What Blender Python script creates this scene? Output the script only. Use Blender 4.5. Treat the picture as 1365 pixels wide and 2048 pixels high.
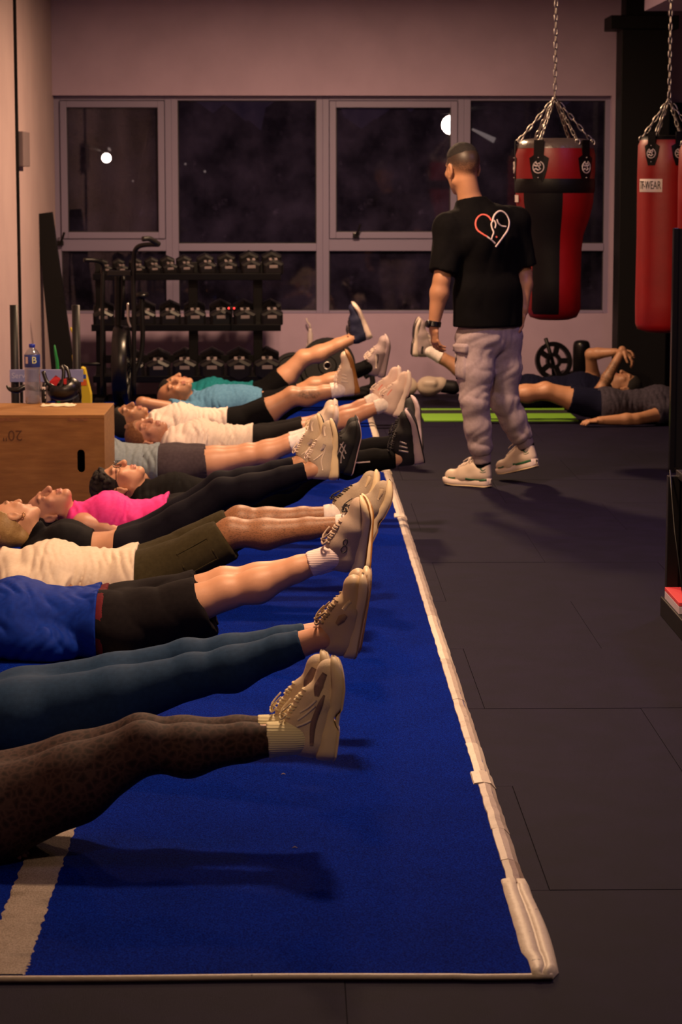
import bpy, bmesh, math, random
import numpy as np
from mathutils import Vector, Matrix
from mathutils.bvhtree import BVHTree

for _o in list(bpy.data.objects):
    bpy.data.objects.remove(_o)
random.seed(7)
SC = bpy.context.scene
COL = SC.collection
V = Vector

# ------------------------------------------------------------------ camera, world, exposure
F, CX, CY = 4835.0, 682.5, 1024.0          # focal length in pixels of the 1365x2048 frame
VPX, VPY, HC = 593.0, 366.0, 1.65           # vanishing point of the room's long axis, camera height
PITCH = math.atan((CY - VPY) / F)
YAW = math.atan((CX - VPX) / (F / math.cos(PITCH)))
cam = bpy.data.cameras.new('camera')
cam.sensor_fit = 'VERTICAL'; cam.sensor_height = 36.0; cam.lens = F / 2048 * 36.0
cam.clip_start = .1; cam.clip_end = 200
cam.dof.use_dof = True; cam.dof.focus_distance = 7.6; cam.dof.aperture_fstop = 9.0
camo = bpy.data.objects.new('camera', cam); COL.objects.link(camo)
camo.location = (0, 0, HC)
camo.rotation_euler = (math.pi / 2 - PITCH, 0, -YAW)
SC.camera = camo
CR = camo.rotation_euler.to_matrix()

world = bpy.data.worlds.new('world'); SC.world = world; world.use_nodes = True
_bg = world.node_tree.nodes['Background']
_bg.inputs[0].default_value = (.42, .27, .52, 1); _bg.inputs[1].default_value = .03
SC.view_settings.view_transform = 'Standard'; SC.view_settings.look = 'None'
SC.view_settings.gamma = 1; SC.view_settings.use_curve_mapping = False
SC.view_settings.exposure = 0.0
LAMP_W = 140.0
LAMP_COL = (1.0, .62, .36)

def ray(px, py):
    d = CR @ V(((px - CX) / F, (CY - py) / F, -1.0))
    return d
def P(px, py, Y):
    """the point of the plane at depth Y that stands at this place of the frame"""
    d = ray(px, py); t = Y / d.y
    return V((d.x * t, Y, HC + d.z * t))
def G(px, py, z=0.0):
    d = ray(px, py); t = (z - HC) / d.z
    return V((d.x * t, d.y * t, z))
def Yz(py, z, px=593):
    return G(px, py, z).y

# ------------------------------------------------------------------ objects
def link(o, parent=None):
    COL.objects.link(o)
    if parent: o.parent = parent
    return o
def tag(o, label=None, cat=None, group=None, kind=None):
    if label: o['label'] = label
    if cat: o['category'] = cat
    if group: o['group'] = group
    if kind: o['kind'] = kind
    return o
def empty(name, loc=(0, 0, 0), label=None, cat=None, group=None, rz=0):
    o = bpy.data.objects.new(name, None); o.empty_display_size = .1
    o.location = loc; o.rotation_euler = (0, 0, rz)
    link(o); tag(o, label, cat, group)
    return o
def origin(parent):
    """world place of a thing's base: its meshes are built in world coordinates and shifted by it"""
    v = V((0, 0, 0))
    while parent is not None:
        v += parent.location; parent = parent.parent
    return v
def mesh_np(name, vs, faces, smooth=True):
    """vs (n,3) array; faces (m,4) or list of tuples"""
    me = bpy.data.meshes.new(name)
    vs = np.asarray(vs, dtype=np.float32)
    if isinstance(faces, np.ndarray):
        n, m = len(vs), len(faces); w = faces.shape[1]
        me.vertices.add(n); me.vertices.foreach_set('co', vs.ravel())
        me.loops.add(m * w); me.loops.foreach_set('vertex_index', faces.astype(np.int32).ravel())
        me.polygons.add(m); me.polygons.foreach_set('loop_start', np.arange(0, m * w, w, dtype=np.int32))
        me.polygons.foreach_set('loop_total', np.full(m, w, dtype=np.int32))
        me.update(calc_edges=True)
    else:
        me.from_pydata([tuple(map(float, v)) for v in vs], [], faces)
    if smooth and len(me.polygons):
        me.polygons.foreach_set('use_smooth', np.ones(len(me.polygons), dtype=bool))
    return me
def mesh_obj(name, vs, faces, material, parent=None, smooth=True, world_coords=True):
    vs = np.asarray(vs, dtype=np.float64)
    if parent is not None and world_coords: vs = vs - np.array(origin(parent))
    me = mesh_np(name, vs, faces, smooth)
    if material: me.materials.append(material)
    return link(bpy.data.objects.new(name, me), parent)

class MB:
    """collects shapes into one mesh"""
    def __init__(s): s.v = []; s.f = []
    def add(s, vs, fs):
        n = len(s.v); s.v += [tuple(v) for v in vs]; s.f += [tuple(i + n for i in f) for f in fs]; return s
    def box(s, lo, hi, M=None, bev=0.0):
        x0, y0, z0 = lo; x1, y1, z1 = hi
        if bev > 0:
            bm = bmesh.new(); bmesh.ops.create_cube(bm, size=1)
            for v in bm.verts: v.co = V(((x0 + x1) / 2 + v.co.x * (x1 - x0), (y0 + y1) / 2 + v.co.y * (y1 - y0), (z0 + z1) / 2 + v.co.z * (z1 - z0)))
            bmesh.ops.bevel(bm, geom=bm.edges[:], offset=bev, segments=2, affect='EDGES', profile=.6)
            bm.verts.index_update()
            vs = [v.co.copy() for v in bm.verts]; fs = [[v.index for v in f.verts] for f in bm.faces]; bm.free()
        else:
            vs = [V((x, y, z)) for x in (x0, x1) for y in (y0, y1) for z in (z0, z1)]
            fs = [(0, 1, 3, 2), (4, 6, 7, 5), (0, 4, 5, 1), (2, 3, 7, 6), (0, 2, 6, 4), (1, 5, 7, 3)]
        if M is not None: vs = [M @ v for v in vs]
        return s.add(vs, fs)
    def tube(s, pts, r, n=8, cap=True, closed=False):
        pts = [V(p) for p in pts]; m = len(pts)
        rs = r if isinstance(r, (list, tuple)) else [r] * m
        rings = []; up = None
        for i, p in enumerate(pts):
            a = pts[(i - 1) % m] if (closed or i > 0) else p
            b = pts[(i + 1) % m] if (closed or i < m - 1) else p
            t = (b - a).normalized()
            if up is None:
                up = t.cross(V((0, 0, 1)));
                if up.length < .1: up = t.cross(V((1, 0, 0)))
                up.normalize()
            up = (up - t * up.dot(t)); up.normalize(); w = t.cross(up)
            rings.append([p + (up * math.cos(2 * math.pi * k / n) + w * math.sin(2 * math.pi * k / n)) * rs[i] for k in range(n)])
        vs = [v for ring in rings for v in ring]; fs = []
        for i in range(m if closed else m - 1):
            j = (i + 1) % m
            for k in range(n):
                k2 = (k + 1) % n
                fs.append((i * n + k, i * n + k2, j * n + k2, j * n + k))
        if cap and not closed:
            fs.append(tuple(range(n))[::-1]); fs.append(tuple(range((m - 1) * n, m * n)))
        return s.add(vs, fs)
    def lathe(s, prof, n=24, M=None, a0=0.0, a1=2 * math.pi, cap=True):
        """prof: (radius, z) list"""
        full = abs(a1 - a0 - 2 * math.pi) < 1e-6
        m = n if full else n + 1
        vs = [V((r * math.cos(a0 + (a1 - a0) * k / n), r * math.sin(a0 + (a1 - a0) * k / n), z)) for r, z in prof for k in range(m)]
        fs = []
        for i in range(len(prof) - 1):
            for k in range(n):
                k2 = (k + 1) % m
                fs.append((i * m + k, i * m + k2, (i + 1) * m + k2, (i + 1) * m + k))
        if cap and full:
            if prof[0][0] > 1e-4: fs.append(tuple(range(m))[::-1])
            if prof[-1][0] > 1e-4: fs.append(tuple(range((len(prof) - 1) * m, len(prof) * m)))
        if M is not None: vs = [M @ v for v in vs]
        return s.add(vs, fs)
    def prism(s, poly, M, depth):
        """polygon in local xy, extruded along local z by depth"""
        n = len(poly)
        vs = [M @ V((x, y, 0)) for x, y in poly] + [M @ V((x, y, depth)) for x, y in poly]
        fs = [tuple(range(n))[::-1], tuple(range(n, 2 * n))] + [(i, (i + 1) % n, n + (i + 1) % n, n + i) for i in range(n)]
        return s.add(vs, fs)
    def build(s, name, material, parent=None, smooth=False, local=False, angle=None):
        o = mesh_obj(name, s.v if s.v else [(0, 0, 0)], s.f, material, parent, smooth, world_coords=not local)
        if angle is not None:
            o.data.polygons.foreach_set('use_smooth', np.ones(len(o.data.polygons), dtype=bool))
            bm = bmesh.new(); bm.from_mesh(o.data)
            for e in bm.edges:
                if len(e.link_faces) == 2 and e.calc_face_angle(0) > angle: e.smooth = False
            bm.to_mesh(o.data); bm.free()
        return o
def T(x=0, y=0, z=0): return Matrix.Translation((x, y, z))
def R(a, ax): return Matrix.Rotation(a, 4, ax)
def dup(o, parent=None, M=None):
    """a copy of an object with copies of its children; shares mesh data"""
    c = o.copy(); COL.objects.link(c); c.parent = parent
    for ch in o.children: dup(ch, c)
    return c
def text_mesh(s, size, extrude=.0006):
    cu = bpy.data.curves.new('lettering', 'FONT'); cu.body = s; cu.size = size; cu.extrude = extrude
    cu.align_x = 'CENTER'; cu.align_y = 'CENTER'; cu.resolution_u = 3
    o = bpy.data.objects.new('lettering', cu); COL.objects.link(o)
    dg = bpy.context.evaluated_depsgraph_get(); dg.update()
    me = bpy.data.meshes.new_from_object(o.evaluated_get(dg))
    bpy.data.objects.remove(o); bpy.data.curves.remove(cu)
    return me

# ------------------------------------------------------------------ materials
def lin(c):  # sRGB 0-255 -> linear
    return tuple(((x / 255) / 12.92 if x / 255 <= .04045 else (((x / 255) + .055) / 1.055) ** 2.4) for x in c)
class Nodes:
    def __init__(s, name):
        s.m = bpy.data.materials.new(name); s.m.use_nodes = True
        s.t = s.m.node_tree; s.n = s.t.nodes; s.b = s.n['Principled BSDF']; s.out = s.n['Material Output']
    def new(s, typ, **kw):
        n = s.n.new(typ)
        for k, v in kw.items():
            if k in n.inputs.keys(): n.inputs[k].default_value = v
            else: setattr(n, k, v)
        return n
    def l(s, a, b): s.t.links.new(a, b)
    def coord(s, out='Object'):
        c = s.new('ShaderNodeTexCoord'); return c.outputs[out]
    def noise(s, scale, detail=3, co=None, rough=.55):
        n = s.new('ShaderNodeTexNoise'); n.inputs['Scale'].default_value = scale; n.inputs['Detail'].default_value = detail
        n.inputs['Roughness'].default_value = rough
        s.l(co or s.coord(), n.inputs['Vector']); return n.outputs['Fac']
    def ramp(s, fac, stops):
        r = s.new('ShaderNodeValToRGB'); s.l(fac, r.inputs[0]); e = r.color_ramp.elements
        while len(e) < len(stops): e.new(.5)
        for i, (p, c) in enumerate(stops): e[i].position = p; e[i].color = (*c, 1) if len(c) == 3 else c
        return r.outputs[0]
    def mix(s, fac, a, b):
        m = s.new('ShaderNodeMix', data_type='RGBA')
        for sock, val in ((m.inputs[0], fac), (m.inputs[6], a), (m.inputs[7], b)):
            if hasattr(val, 'is_output'): s.l(val, sock)
            elif isinstance(val, tuple): sock.default_value = (*val, 1)
            else: sock.default_value = val
        return m.outputs[2]
    def bump(s, h, strength=.3, dist=.01, normal=None):
        b = s.new('ShaderNodeBump'); b.inputs['Strength'].default_value = strength; b.inputs['Distance'].default_value = dist
        s.l(h, b.inputs['Height'])
        if normal is not None: s.l(normal, b.inputs['Normal'])
        s.l(b.outputs[0], s.b.inputs['Normal']); return b.outputs[0]
def mat(name, col, rough=.6, metal=0.0, var=None, bump=None, spec=.5, coat=0.0, emit=None, sheen=0.0):
    """var=(scale, second colour, lo, hi); bump=(scale, strength, distance)"""
    N = Nodes(name); b = N.b
    b.inputs['Base Color'].default_value = (*col, 1); b.inputs['Roughness'].default_value = rough
    b.inputs['Metallic'].default_value = metal; b.inputs['Specular IOR Level'].default_value = spec
    b.inputs['Coat Weight'].default_value = coat
    if sheen: b.inputs['Sheen Weight'].default_value = sheen
    if var: N.l(N.ramp(N.noise(var[0], 4), [(var[2], col), (var[3], var[1])]), b.inputs['Base Color'])
    if bump: N.bump(N.noise(bump[0], 3), bump[1], bump[2])
    if emit: b.inputs['Emission Color'].default_value = (*emit[0], 1); b.inputs['Emission Strength'].default_value = emit[1]
    return N.m
def fabric(name, col, rough=.85, col2=None, weave=900, strength=.25, spec=.10):
    N = Nodes(name); b = N.b
    c2 = col2 or tuple(min(1, c * 1.25) for c in col)
    N.l(N.ramp(N.noise(60, 5), [(.35, col), (.7, c2)]), b.inputs['Base Color'])
    b.inputs['Roughness'].default_value = rough; b.inputs['Specular IOR Level'].default_value = spec
    n1 = N.noise(weave, 1); N.bump(n1, strength, .002)
    return N.m
def skin(name, col, lip=(.36, .12, .10), hair=(.05, .03, .02), hairy=0.0, rough=.5):
    N = Nodes(name); b = N.b
    base = N.ramp(N.noise(14, 5), [(.3, tuple(c * .86 for c in col)), (.72, col)])
    a = N.new('ShaderNodeAttribute', attribute_name='tint')
    sep = N.new('ShaderNodeSeparateColor'); N.l(a.outputs['Color'], sep.inputs[0])
    c = N.mix(sep.outputs[0], base, lip)
    hn = N.ramp(N.noise(420, 4), [(.40, (0, 0, 0)), (.62, (1, 1, 1))])
    hm = N.new('ShaderNodeMath', operation='MULTIPLY'); N.l(hn, hm.inputs[0]); N.l(sep.outputs[1], hm.inputs[1])
    hm2 = N.new('ShaderNodeMath', operation='ADD'); N.l(hm.outputs[0], hm2.inputs[0]); N.l(sep.outputs[2], hm2.inputs[1]); hm2.use_clamp = True
    c = N.mix(hm2.outputs[0], c, hair)
    if hairy:
        hh = N.new('ShaderNodeTexNoise'); mp = N.new('ShaderNodeMapping'); N.l(N.coord(), mp.inputs[0]); mp.inputs['Scale'].default_value = (120, 420, 300)
        N.l(mp.outputs[0], hh.inputs[0]); hh.inputs['Scale'].default_value = 1; hh.inputs['Detail'].default_value = 3
        f = N.ramp(hh.outputs[0], [(.5, (0, 0, 0)), (.62, (hairy,) * 3)]); c = N.mix(f, c, hair)
    N.l(c, b.inputs['Base Color']); b.inputs['Roughness'].default_value = rough
    b.inputs['Subsurface Weight'].default_value = .0
    N.bump(N.noise(220, 3), .12, .002)
    return N.m
# ------------------------------------------------------------------ smooth implicit surfaces
def A(p): return np.array(p, dtype=np.float64)
def cone(a, b, ra, rb=None, k=.03, flat=None, op=1, cap=()):
    return dict(t='c', a=A(a), b=A(b), ra=ra, rb=ra if rb is None else rb, k=k, flat=flat, op=op, cap=cap)
def ell(c, r, rot=None, k=.03, op=1):
    r = A(r) if hasattr(r, '__len__') else A((r, r, r))
    return dict(t='e', c=A(c), r=r, rot=None if rot is None else np.array(rot, dtype=np.float64), k=k, op=op)
def chain(pts, rs, k=.02, flat=None):
    return [cone(pts[i], pts[i + 1], rs[i], rs[i + 1], k, flat) for i in range(len(pts) - 1)]
def grow(prims, e):
    out = []
    for p in prims:
        q = dict(p)
        if q['t'] == 'c': q['ra'] = q['ra'] + e; q['rb'] = q['rb'] + e
        else: q['r'] = q['r'] + e
        out.append(q)
    return out
def _bounds(p):
    if p['t'] == 'c':
        s = p['flat'][1] if p['flat'] else 1.0
        m = max(p['ra'], p['rb']) * max(1, s)
        return np.minimum(p['a'], p['b']) - m, np.maximum(p['a'], p['b']) + m
    m = p['r'] if p['rot'] is None else np.full(3, p['r'].max())
    return p['c'] - m, p['c'] + m
def _eval(p, X, Y, Z):
    if p['t'] == 'c':
        a, b = p['a'], p['b']; ba = b - a
        x, y, z = X - a[0], Y - a[1], Z - a[2]
        if p['flat']:
            u, s = A(p['flat'][0]), p['flat'][1]; u = u / np.linalg.norm(u)
            w = (x * u[0] + y * u[1] + z * u[2]) * (1.0 / s - 1.0)
            x, y, z = x + w * u[0], y + w * u[1], z + w * u[2]
            ba = ba + (ba @ u) * (1.0 / s - 1.0) * u
        L2 = max(ba @ ba, 1e-9)
        t = np.clip((x * ba[0] + y * ba[1] + z * ba[2]) / L2, 0, 1)
        d = np.sqrt((x - t * ba[0]) ** 2 + (y - t * ba[1]) ** 2 + (z - t * ba[2]) ** 2)
        d = d - (p['ra'] + (p['rb'] - p['ra']) * t)
        for (pt, n) in p['cap']:
            pt, n = A(pt), unit(n); d = np.maximum(d, (X - pt[0]) * n[0] + (Y - pt[1]) * n[1] + (Z - pt[2]) * n[2])
        return d
    c, r = p['c'], p['r']
    x, y, z = X - c[0], Y - c[1], Z - c[2]
    if p['rot'] is not None:
        M = p['rot']  # rows: local axes in world
        x, y, z = (M[0, 0] * x + M[0, 1] * y + M[0, 2] * z, M[1, 0] * x + M[1, 1] * y + M[1, 2] * z, M[2, 0] * x + M[2, 1] * y + M[2, 2] * z)
    k0 = np.sqrt((x / r[0]) ** 2 + (y / r[1]) ** 2 + (z / r[2]) ** 2)
    k1 = np.sqrt((x / r[0] ** 2) ** 2 + (y / r[1] ** 2) ** 2 + (z / r[2] ** 2) ** 2)
    return k0 * (k0 - 1.0) / np.maximum(k1, 1e-6)
def wrinkle(amp, freq=(30, 12, 18), seed=0, warp=1.3):
    """soft cloth folds: rounded ridges with sharp valleys that wander and fade"""
    rs = np.random.RandomState(seed); ph = rs.rand(10) * 6.28
    fx, fy, fz = freq
    def fn(X, Y, Z):
        w = np.sin(fx * .31 * X + fy * .9 * Y + ph[0]) + np.sin(fz * .8 * Z - fx * .19 * X + ph[1]) + .6 * np.sin(fx * .11 * X + fz * .5 * Z + fy * .5 * Y + ph[6])
        a = np.abs(np.sin(.5 * (fx * X + .45 * fy * Y + warp * w) + ph[2])) ** .8
        b = np.abs(np.sin(.5 * (fx * 1.7 * X - fz * 1.1 * Z + fy * 1.5 * Y) + warp * np.sin(fy * Y * 1.3 + fz * .4 * Z + ph[3]) + ph[4]))
        m = .5 + .5 * np.sin(fx * .17 * X + fz * .6 * Z + fy * .7 * Y + ph[5])
        m2 = .5 + .5 * np.sin(fx * .23 * X - fz * .5 * Z + fy * .4 * Y + ph[7])
        return -amp * ((.25 + m) * (a - .6) + .7 * m2 * (b - .6))
    return fn
def sdf_grid(prims, lo, hi, vox, clips=(), noise=None, floor=None):
    ax = [np.arange(lo[i], hi[i] + vox[i], vox[i]) for i in range(3)]
    D = np.full([len(a) for a in ax], .25, dtype=np.float32)
    def sub(l, h):
        s = []
        for i in range(3):
            i0 = max(0, int((l[i] - lo[i]) / vox[i]) - 1); i1 = min(len(ax[i]), int((h[i] - lo[i]) / vox[i]) + 3)
            if i1 - i0 < 1: return None
            s.append(slice(i0, i1))
        g = (ax[0][s[0]][:, None, None], ax[1][s[1]][None, :, None], ax[2][s[2]][None, None, :])
        return tuple(s), g
    for p in prims:
        l, h = _bounds(p); m = .02 + 2.0 * p['k']
        q = sub(l - m, h + m)
        if q is None: continue
        s, g = q
        e = _eval(p, *g); d = D[s]; k = max(p['k'], 1e-4)
        if p['op'] > 0:
            hh = np.clip(.5 + .5 * (d - e) / k, 0, 1); D[s] = d * (1 - hh) + e * hh - k * hh * (1 - hh)
        else:
            e = -e; hh = np.clip(.5 - .5 * (d - e) / k, 0, 1); D[s] = d * (1 - hh) + e * hh + k * hh * (1 - hh)
    if noise is not None:
        D += noise(ax[0][:, None, None], ax[1][None, :, None], ax[2][None, None, :]).astype(np.float32)
    for c in clips:
        pt, n, rad = A(c[0]), A(c[1]), c[2]; n = n / np.linalg.norm(n)
        q = sub(pt - rad, pt + rad) if rad else (np.s_[:, :, :], (ax[0][:, None, None], ax[1][None, :, None], ax[2][None, None, :]))
        if q is None: continue
        s, g = q
        pl = (g[0] - pt[0]) * n[0] + (g[1] - pt[1]) * n[1] + (g[2] - pt[2]) * n[2]
        D[s] = np.maximum(D[s], pl)
    if floor is not None:
        D = np.maximum(D, (floor - ax[2])[None, None, :].astype(np.float32))
    return D, ax
def nets(D, ax):
    S = D < 0
    nx, ny, nz = D.shape; cs = (nx - 1, ny - 1, nz - 1); nc = cs[0] * cs[1] * cs[2]
    acc = np.zeros((3, nc)); cnt = np.zeros(nc); quads = []
    def cid(i, j, k): return (i * cs[1] + j) * cs[2] + k
    for a in range(3):
        s0 = [slice(None)] * 3; s1 = [slice(None)] * 3; s0[a] = slice(0, -1); s1[a] = slice(1, None)
        m = S[tuple(s0)] != S[tuple(s1)]
        I = list(np.nonzero(m)); b, c = (a + 1) % 3, (a + 2) % 3
        d0 = D[tuple(s0)][m].astype(np.float64); d1 = D[tuple(s1)][m].astype(np.float64)
        t = d0 / (d0 - d1)
        pt = [None] * 3
        pt[a] = ax[a][I[a]] + t * (ax[a][I[a] + 1] - ax[a][I[a]]); pt[b] = ax[b][I[b]]; pt[c] = ax[c][I[c]]
        ids = []
        inner = np.ones(len(t), bool)
        for db, dc in ((-1, -1), (0, -1), (0, 0), (-1, 0)):
            J = [None] * 3; J[a] = I[a]; J[b] = I[b] + db; J[c] = I[c] + dc
            ok = (J[b] >= 0) & (J[b] < cs[b]) & (J[c] >= 0) & (J[c] < cs[c])
            inner &= ok
            id_ = cid(*[np.clip(J[q], 0, cs[q] - 1) for q in range(3)])
            ids.append(id_)
            w = ok.astype(float)
            cnt += np.bincount(id_, w, nc)
            for q in range(3): acc[q] += np.bincount(id_, w * pt[q], nc)
        Q = np.stack(ids, 1)
        flip = ~S[tuple(s0)][m]
        Q[flip] = Q[flip][:, ::-1]
        quads.append(Q[inner])
    used = cnt > 0
    remap = -np.ones(nc, dtype=np.int64); remap[used] = np.arange(used.sum())
    vs = (acc[:, used] / cnt[used]).T
    return vs, remap[np.concatenate(quads)]
def sdf_mesh(prims, vox, clips=(), noise=None, floor=None, fine=(), pad=.03):
    """fine: (lo, hi, voxel) boxes meshed at a finer pitch"""
    bs = [_bounds(p) for p in prims if p['op'] > 0]
    lo = np.min([b[0] for b in bs], 0) - pad; hi = np.max([b[1] for b in bs], 0) + pad
    if floor is not None: lo[2] = max(lo[2], floor - 2.5 * vox)
    v, f = nets(*sdf_grid(prims, lo, hi, (vox,) * 3, clips, noise, floor))
    for (l, h, vx) in fine:
        l, h = A(l), A(h)
        ctr = v[f].mean(1)
        f = f[~np.all((ctr > l) & (ctr < h), axis=1)]
        v2, f2 = nets(*sdf_grid(prims, l - 3 * vx, h + 3 * vx, (vx,) * 3, clips, noise, floor))
        if len(f2):
            c2 = v2[f2].mean(1); f2 = f2[np.all((c2 > l - 1.2 * vx) & (c2 < h + 1.2 * vx), axis=1)]
            f = np.concatenate([f, f2 + len(v)]); v = np.concatenate([v, v2])
    u = np.unique(f); rm = np.zeros(len(v), np.int64); rm[u] = np.arange(len(u))
    return v[u], rm[f]
def unit(v):
    v = A(v); return v / np.linalg.norm(v)
def lerp(a, b, t): return A(a) * (1 - t) + A(b) * t
# ------------------------------------------------------------------ heads, hands, shoes
class Head:
    def __init__(s, c, u, f, sc=1.0):
        s.c = A(c); s.u = unit(u); f = A(f) - s.u * (A(f) @ s.u); s.f = unit(f); s.r = np.cross(s.f, s.u); s.sc = sc
        s.M = np.array([s.r, s.f, s.u])
    def W(s, x, y, z): return s.c + s.sc * (x * s.r + y * s.f + z * s.u)
    def e(s, p, r, k=.02, op=1): return ell(s.W(*p), A(r) * s.sc, s.M, k * s.sc, op)
    def n(s, a, b, ra, rb=None, k=.012, op=1): return cone(s.W(*a), s.W(*b), ra * s.sc, (ra if rb is None else rb) * s.sc, k * s.sc, None, op)
    def prims(s, female=False):
        q = [s.e((0, -.014, .036), (.074, .094, .084)), s.e((0, .030, -.028), (.060, .062, .086), .03),
             s.n((-.050, -.002, -.058), (-.012, .060, -.097), .018, .017, .025), s.n((.050, -.002, -.058), (.012, .060, -.097), .018, .017, .025),
             s.e((0, .066, -.098), (.021, .016, .016), .015),
             s.n((-.034, .078, .030), (.034, .078, .030), .011, None, .016),
             s.e((-.043, .060, -.016), (.020, .020, .018), .018), s.e((.043, .060, -.016), (.020, .020, .018), .018)]
        for sx in (-1, 1):
            q += [s.e((sx * .031, .098, .010), (.016, .014, .011), .010, -1), s.e((sx * .031, .077, .008), (.0150, .0125, .0115), .004)]
        q += [s.n((0, .086, .022), (0, .110, -.024), .0085, .0125, .010), s.e((0, .102, -.030), (.017, .012, .009), .006),
              s.e((-.007, .100, -.040), (.004, .005, .003), .003, -1), s.e((.007, .100, -.040), (.004, .005, .003), .003, -1),
              s.n((-.019, .084, -.061), (.019, .084, -.061), .0065, None, .006), s.n((0, .091, -.060), (0, .091, -.060), .0075, None, .006),
              s.n((-.015, .085, -.073), (.015, .085, -.073), .0080, None, .006),
              s.n((-.024, .095, -.0665), (.024, .095, -.0665), .0028, None, .003, -1)]
        for sx in (-1, 1):
            er = (.009, .021, .032)
            q += [s.e((sx * .078, -.012, -.002), er, .006), s.e((sx * .088, -.008, .002), (.007, .012, .019), .004, -1), s.n((sx * .076, -.008, -.030), (sx * .077, -.006, -.034), .009, None, .005)]
        return q
    def hair(s, style):
        g = lambda e: [s.e((0, -.014, .036), (.074 + e, .094 + e, .084 + e), .01)]
        if style == 'short': return g(.010), [(s.W(0, .062, .045), s.f * .9 - s.u * .5, None), (s.W(0, -.02, .0), -s.u + s.f * .35, None)]
        if style == 'buzz': return [s.e((0, -.010, .058), (.0705, .0885, .0700), .01)], []
        if style == 'curly':
            q = g(.008); rs = np.random.RandomState(3)
            for i in range(150):
                a = rs.rand() * 6.28; b = rs.rand() * 1.5; p = (.086 * math.cos(a) * math.sin(b), -.014 + .106 * math.sin(a) * math.sin(b), .036 + .097 * math.cos(b))
                q.append(s.e(p, (.0135,) * 3, .0015))
            return q, [(s.W(0, .058, .045), s.f * .9 - s.u * .5, None), (s.W(0, -.02, -.01), -s.u + s.f * .35, None)]
        if style == 'long':
            q = g(.010) + [s.n((0, -.06, .11), (0, -.085, .15), .030, .034, .02), s.n((0, -.06, .0), (0, -.070, -.045), .048, .040, .03)]
            return q, [(s.W(0, .060, .045), s.f * .9 - s.u * .5, None), (s.W(0, -.020, -.004), s.f * .95 - s.u * .5, None)]
    def local(s, v): return ((v - s.c) @ s.M.T) / s.sc
    def tint(s, v, T_, brow=1.0, stubble=0.0, scalp=0.0, lip=.75):
        L = s.local(v); x, y, z = np.abs(L[:, 0]), L[:, 1], L[:, 2]
        near = (x < .11) & (np.abs(y) < .14) & (z > -.13) & (z < .14)
        T_[:, 0] = np.maximum(T_[:, 0], lip * (near & (x < .022) & (y > .078) & (z > -.081) & (z < -.0545)))
        b = near & (x > .012) & (x < .050) & (y > .055) & (np.abs(z - .036 + (x - .03) ** 2 * 6) < .0042)
        T_[:, 2] = np.maximum(T_[:, 2], brow * b)
        T_[:, 2] = np.maximum(T_[:, 2], .75 * (near & (np.abs(x - .031) < .0135) & (y > .07) & (np.abs(z - .0045 + (x - .031) ** 2 * 9) < .0022)))
        if stubble:
            w = np.clip((-.040 - z) / .03, 0, 1) * np.clip((y + .02) / .04, 0, 1) * (near & (z > -.125))
            w = np.maximum(w, 1.0 * (near & (x < .030) & (y > .07) & (z < -.041) & (z > -.054)))
            T_[:, 1] = np.maximum(T_[:, 1], stubble * w)
        if scalp:
            w = np.clip((z - .0 + np.clip(-y - .02, 0, 1) * .9) / .035, 0, 1) * np.clip((.055 - y) / .02, 0, 1) * (near & ~((x > .076) & (np.abs(z) < .036) & (y > -.035)))
            T_[:, 1] = np.maximum(T_[:, 1], scalp * w); T_[:, 2] = np.maximum(T_[:, 2], scalp * .97 * w * np.clip((z + .012) / .055, 0, 1))
def hand_prims(w, d, n, t, curl=.35, sc=1.0, spread=.08, thumb=.6):
    w, d = A(w), unit(d); n = unit(A(n) - d * (A(n) @ d)); t = unit(A(t) - d * (A(t) @ d) - n * (A(t) @ n))
    q = [cone(w - d * .01, w + d * .03 * sc, .020 * sc, .016 * sc, .012, (t, 1.5)), cone(w + d * .03 * sc, w + d * .082 * sc, .0145 * sc, .0125 * sc, .012, (t, 2.6))]
    for i, (o, L) in enumerate(((.030, .070), (.0105, .079), (-.0095, .073), (-.0285, .057))):
        b = w + d * (.084 - abs(i - 1.2) * .004) * sc + t * o * sc; th = curl * (.8 + .12 * i); a = spread * (1.3 - i)
        dd = d * math.cos(a) + t * math.sin(a); r0 = .0088 - .0006 * (i == 3)
        for j, fr in enumerate((.44, .31, .25)):
            e = b + (dd * math.cos(th) - n * math.sin(th)) * L * fr * sc
            q.append(cone(b, e, (r0 - .0006 * j) * sc, (r0 - .0006 * (j + 1)) * sc, .003)); b = e; th += curl * (1.25 if j == 0 else .9)
    b = w + d * .022 * sc + t * .026 * sc
    e = b + unit(d * .75 + t * thumb - n * .35) * .045 * sc; e2 = e + unit(d * .95 + t * (thumb - .35) - n * .45) * .033 * sc
    q += [cone(b, e, .0135 * sc, .0105 * sc, .008), cone(e, e2, .0100 * sc, .0082 * sc, .003)]
    return q
def hand_box(prims):
    bs = [_bounds(p) for p in prims]
    return np.min([b[0] for b in bs], 0) - .006, np.max([b[1] for b in bs], 0) + .006

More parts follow.
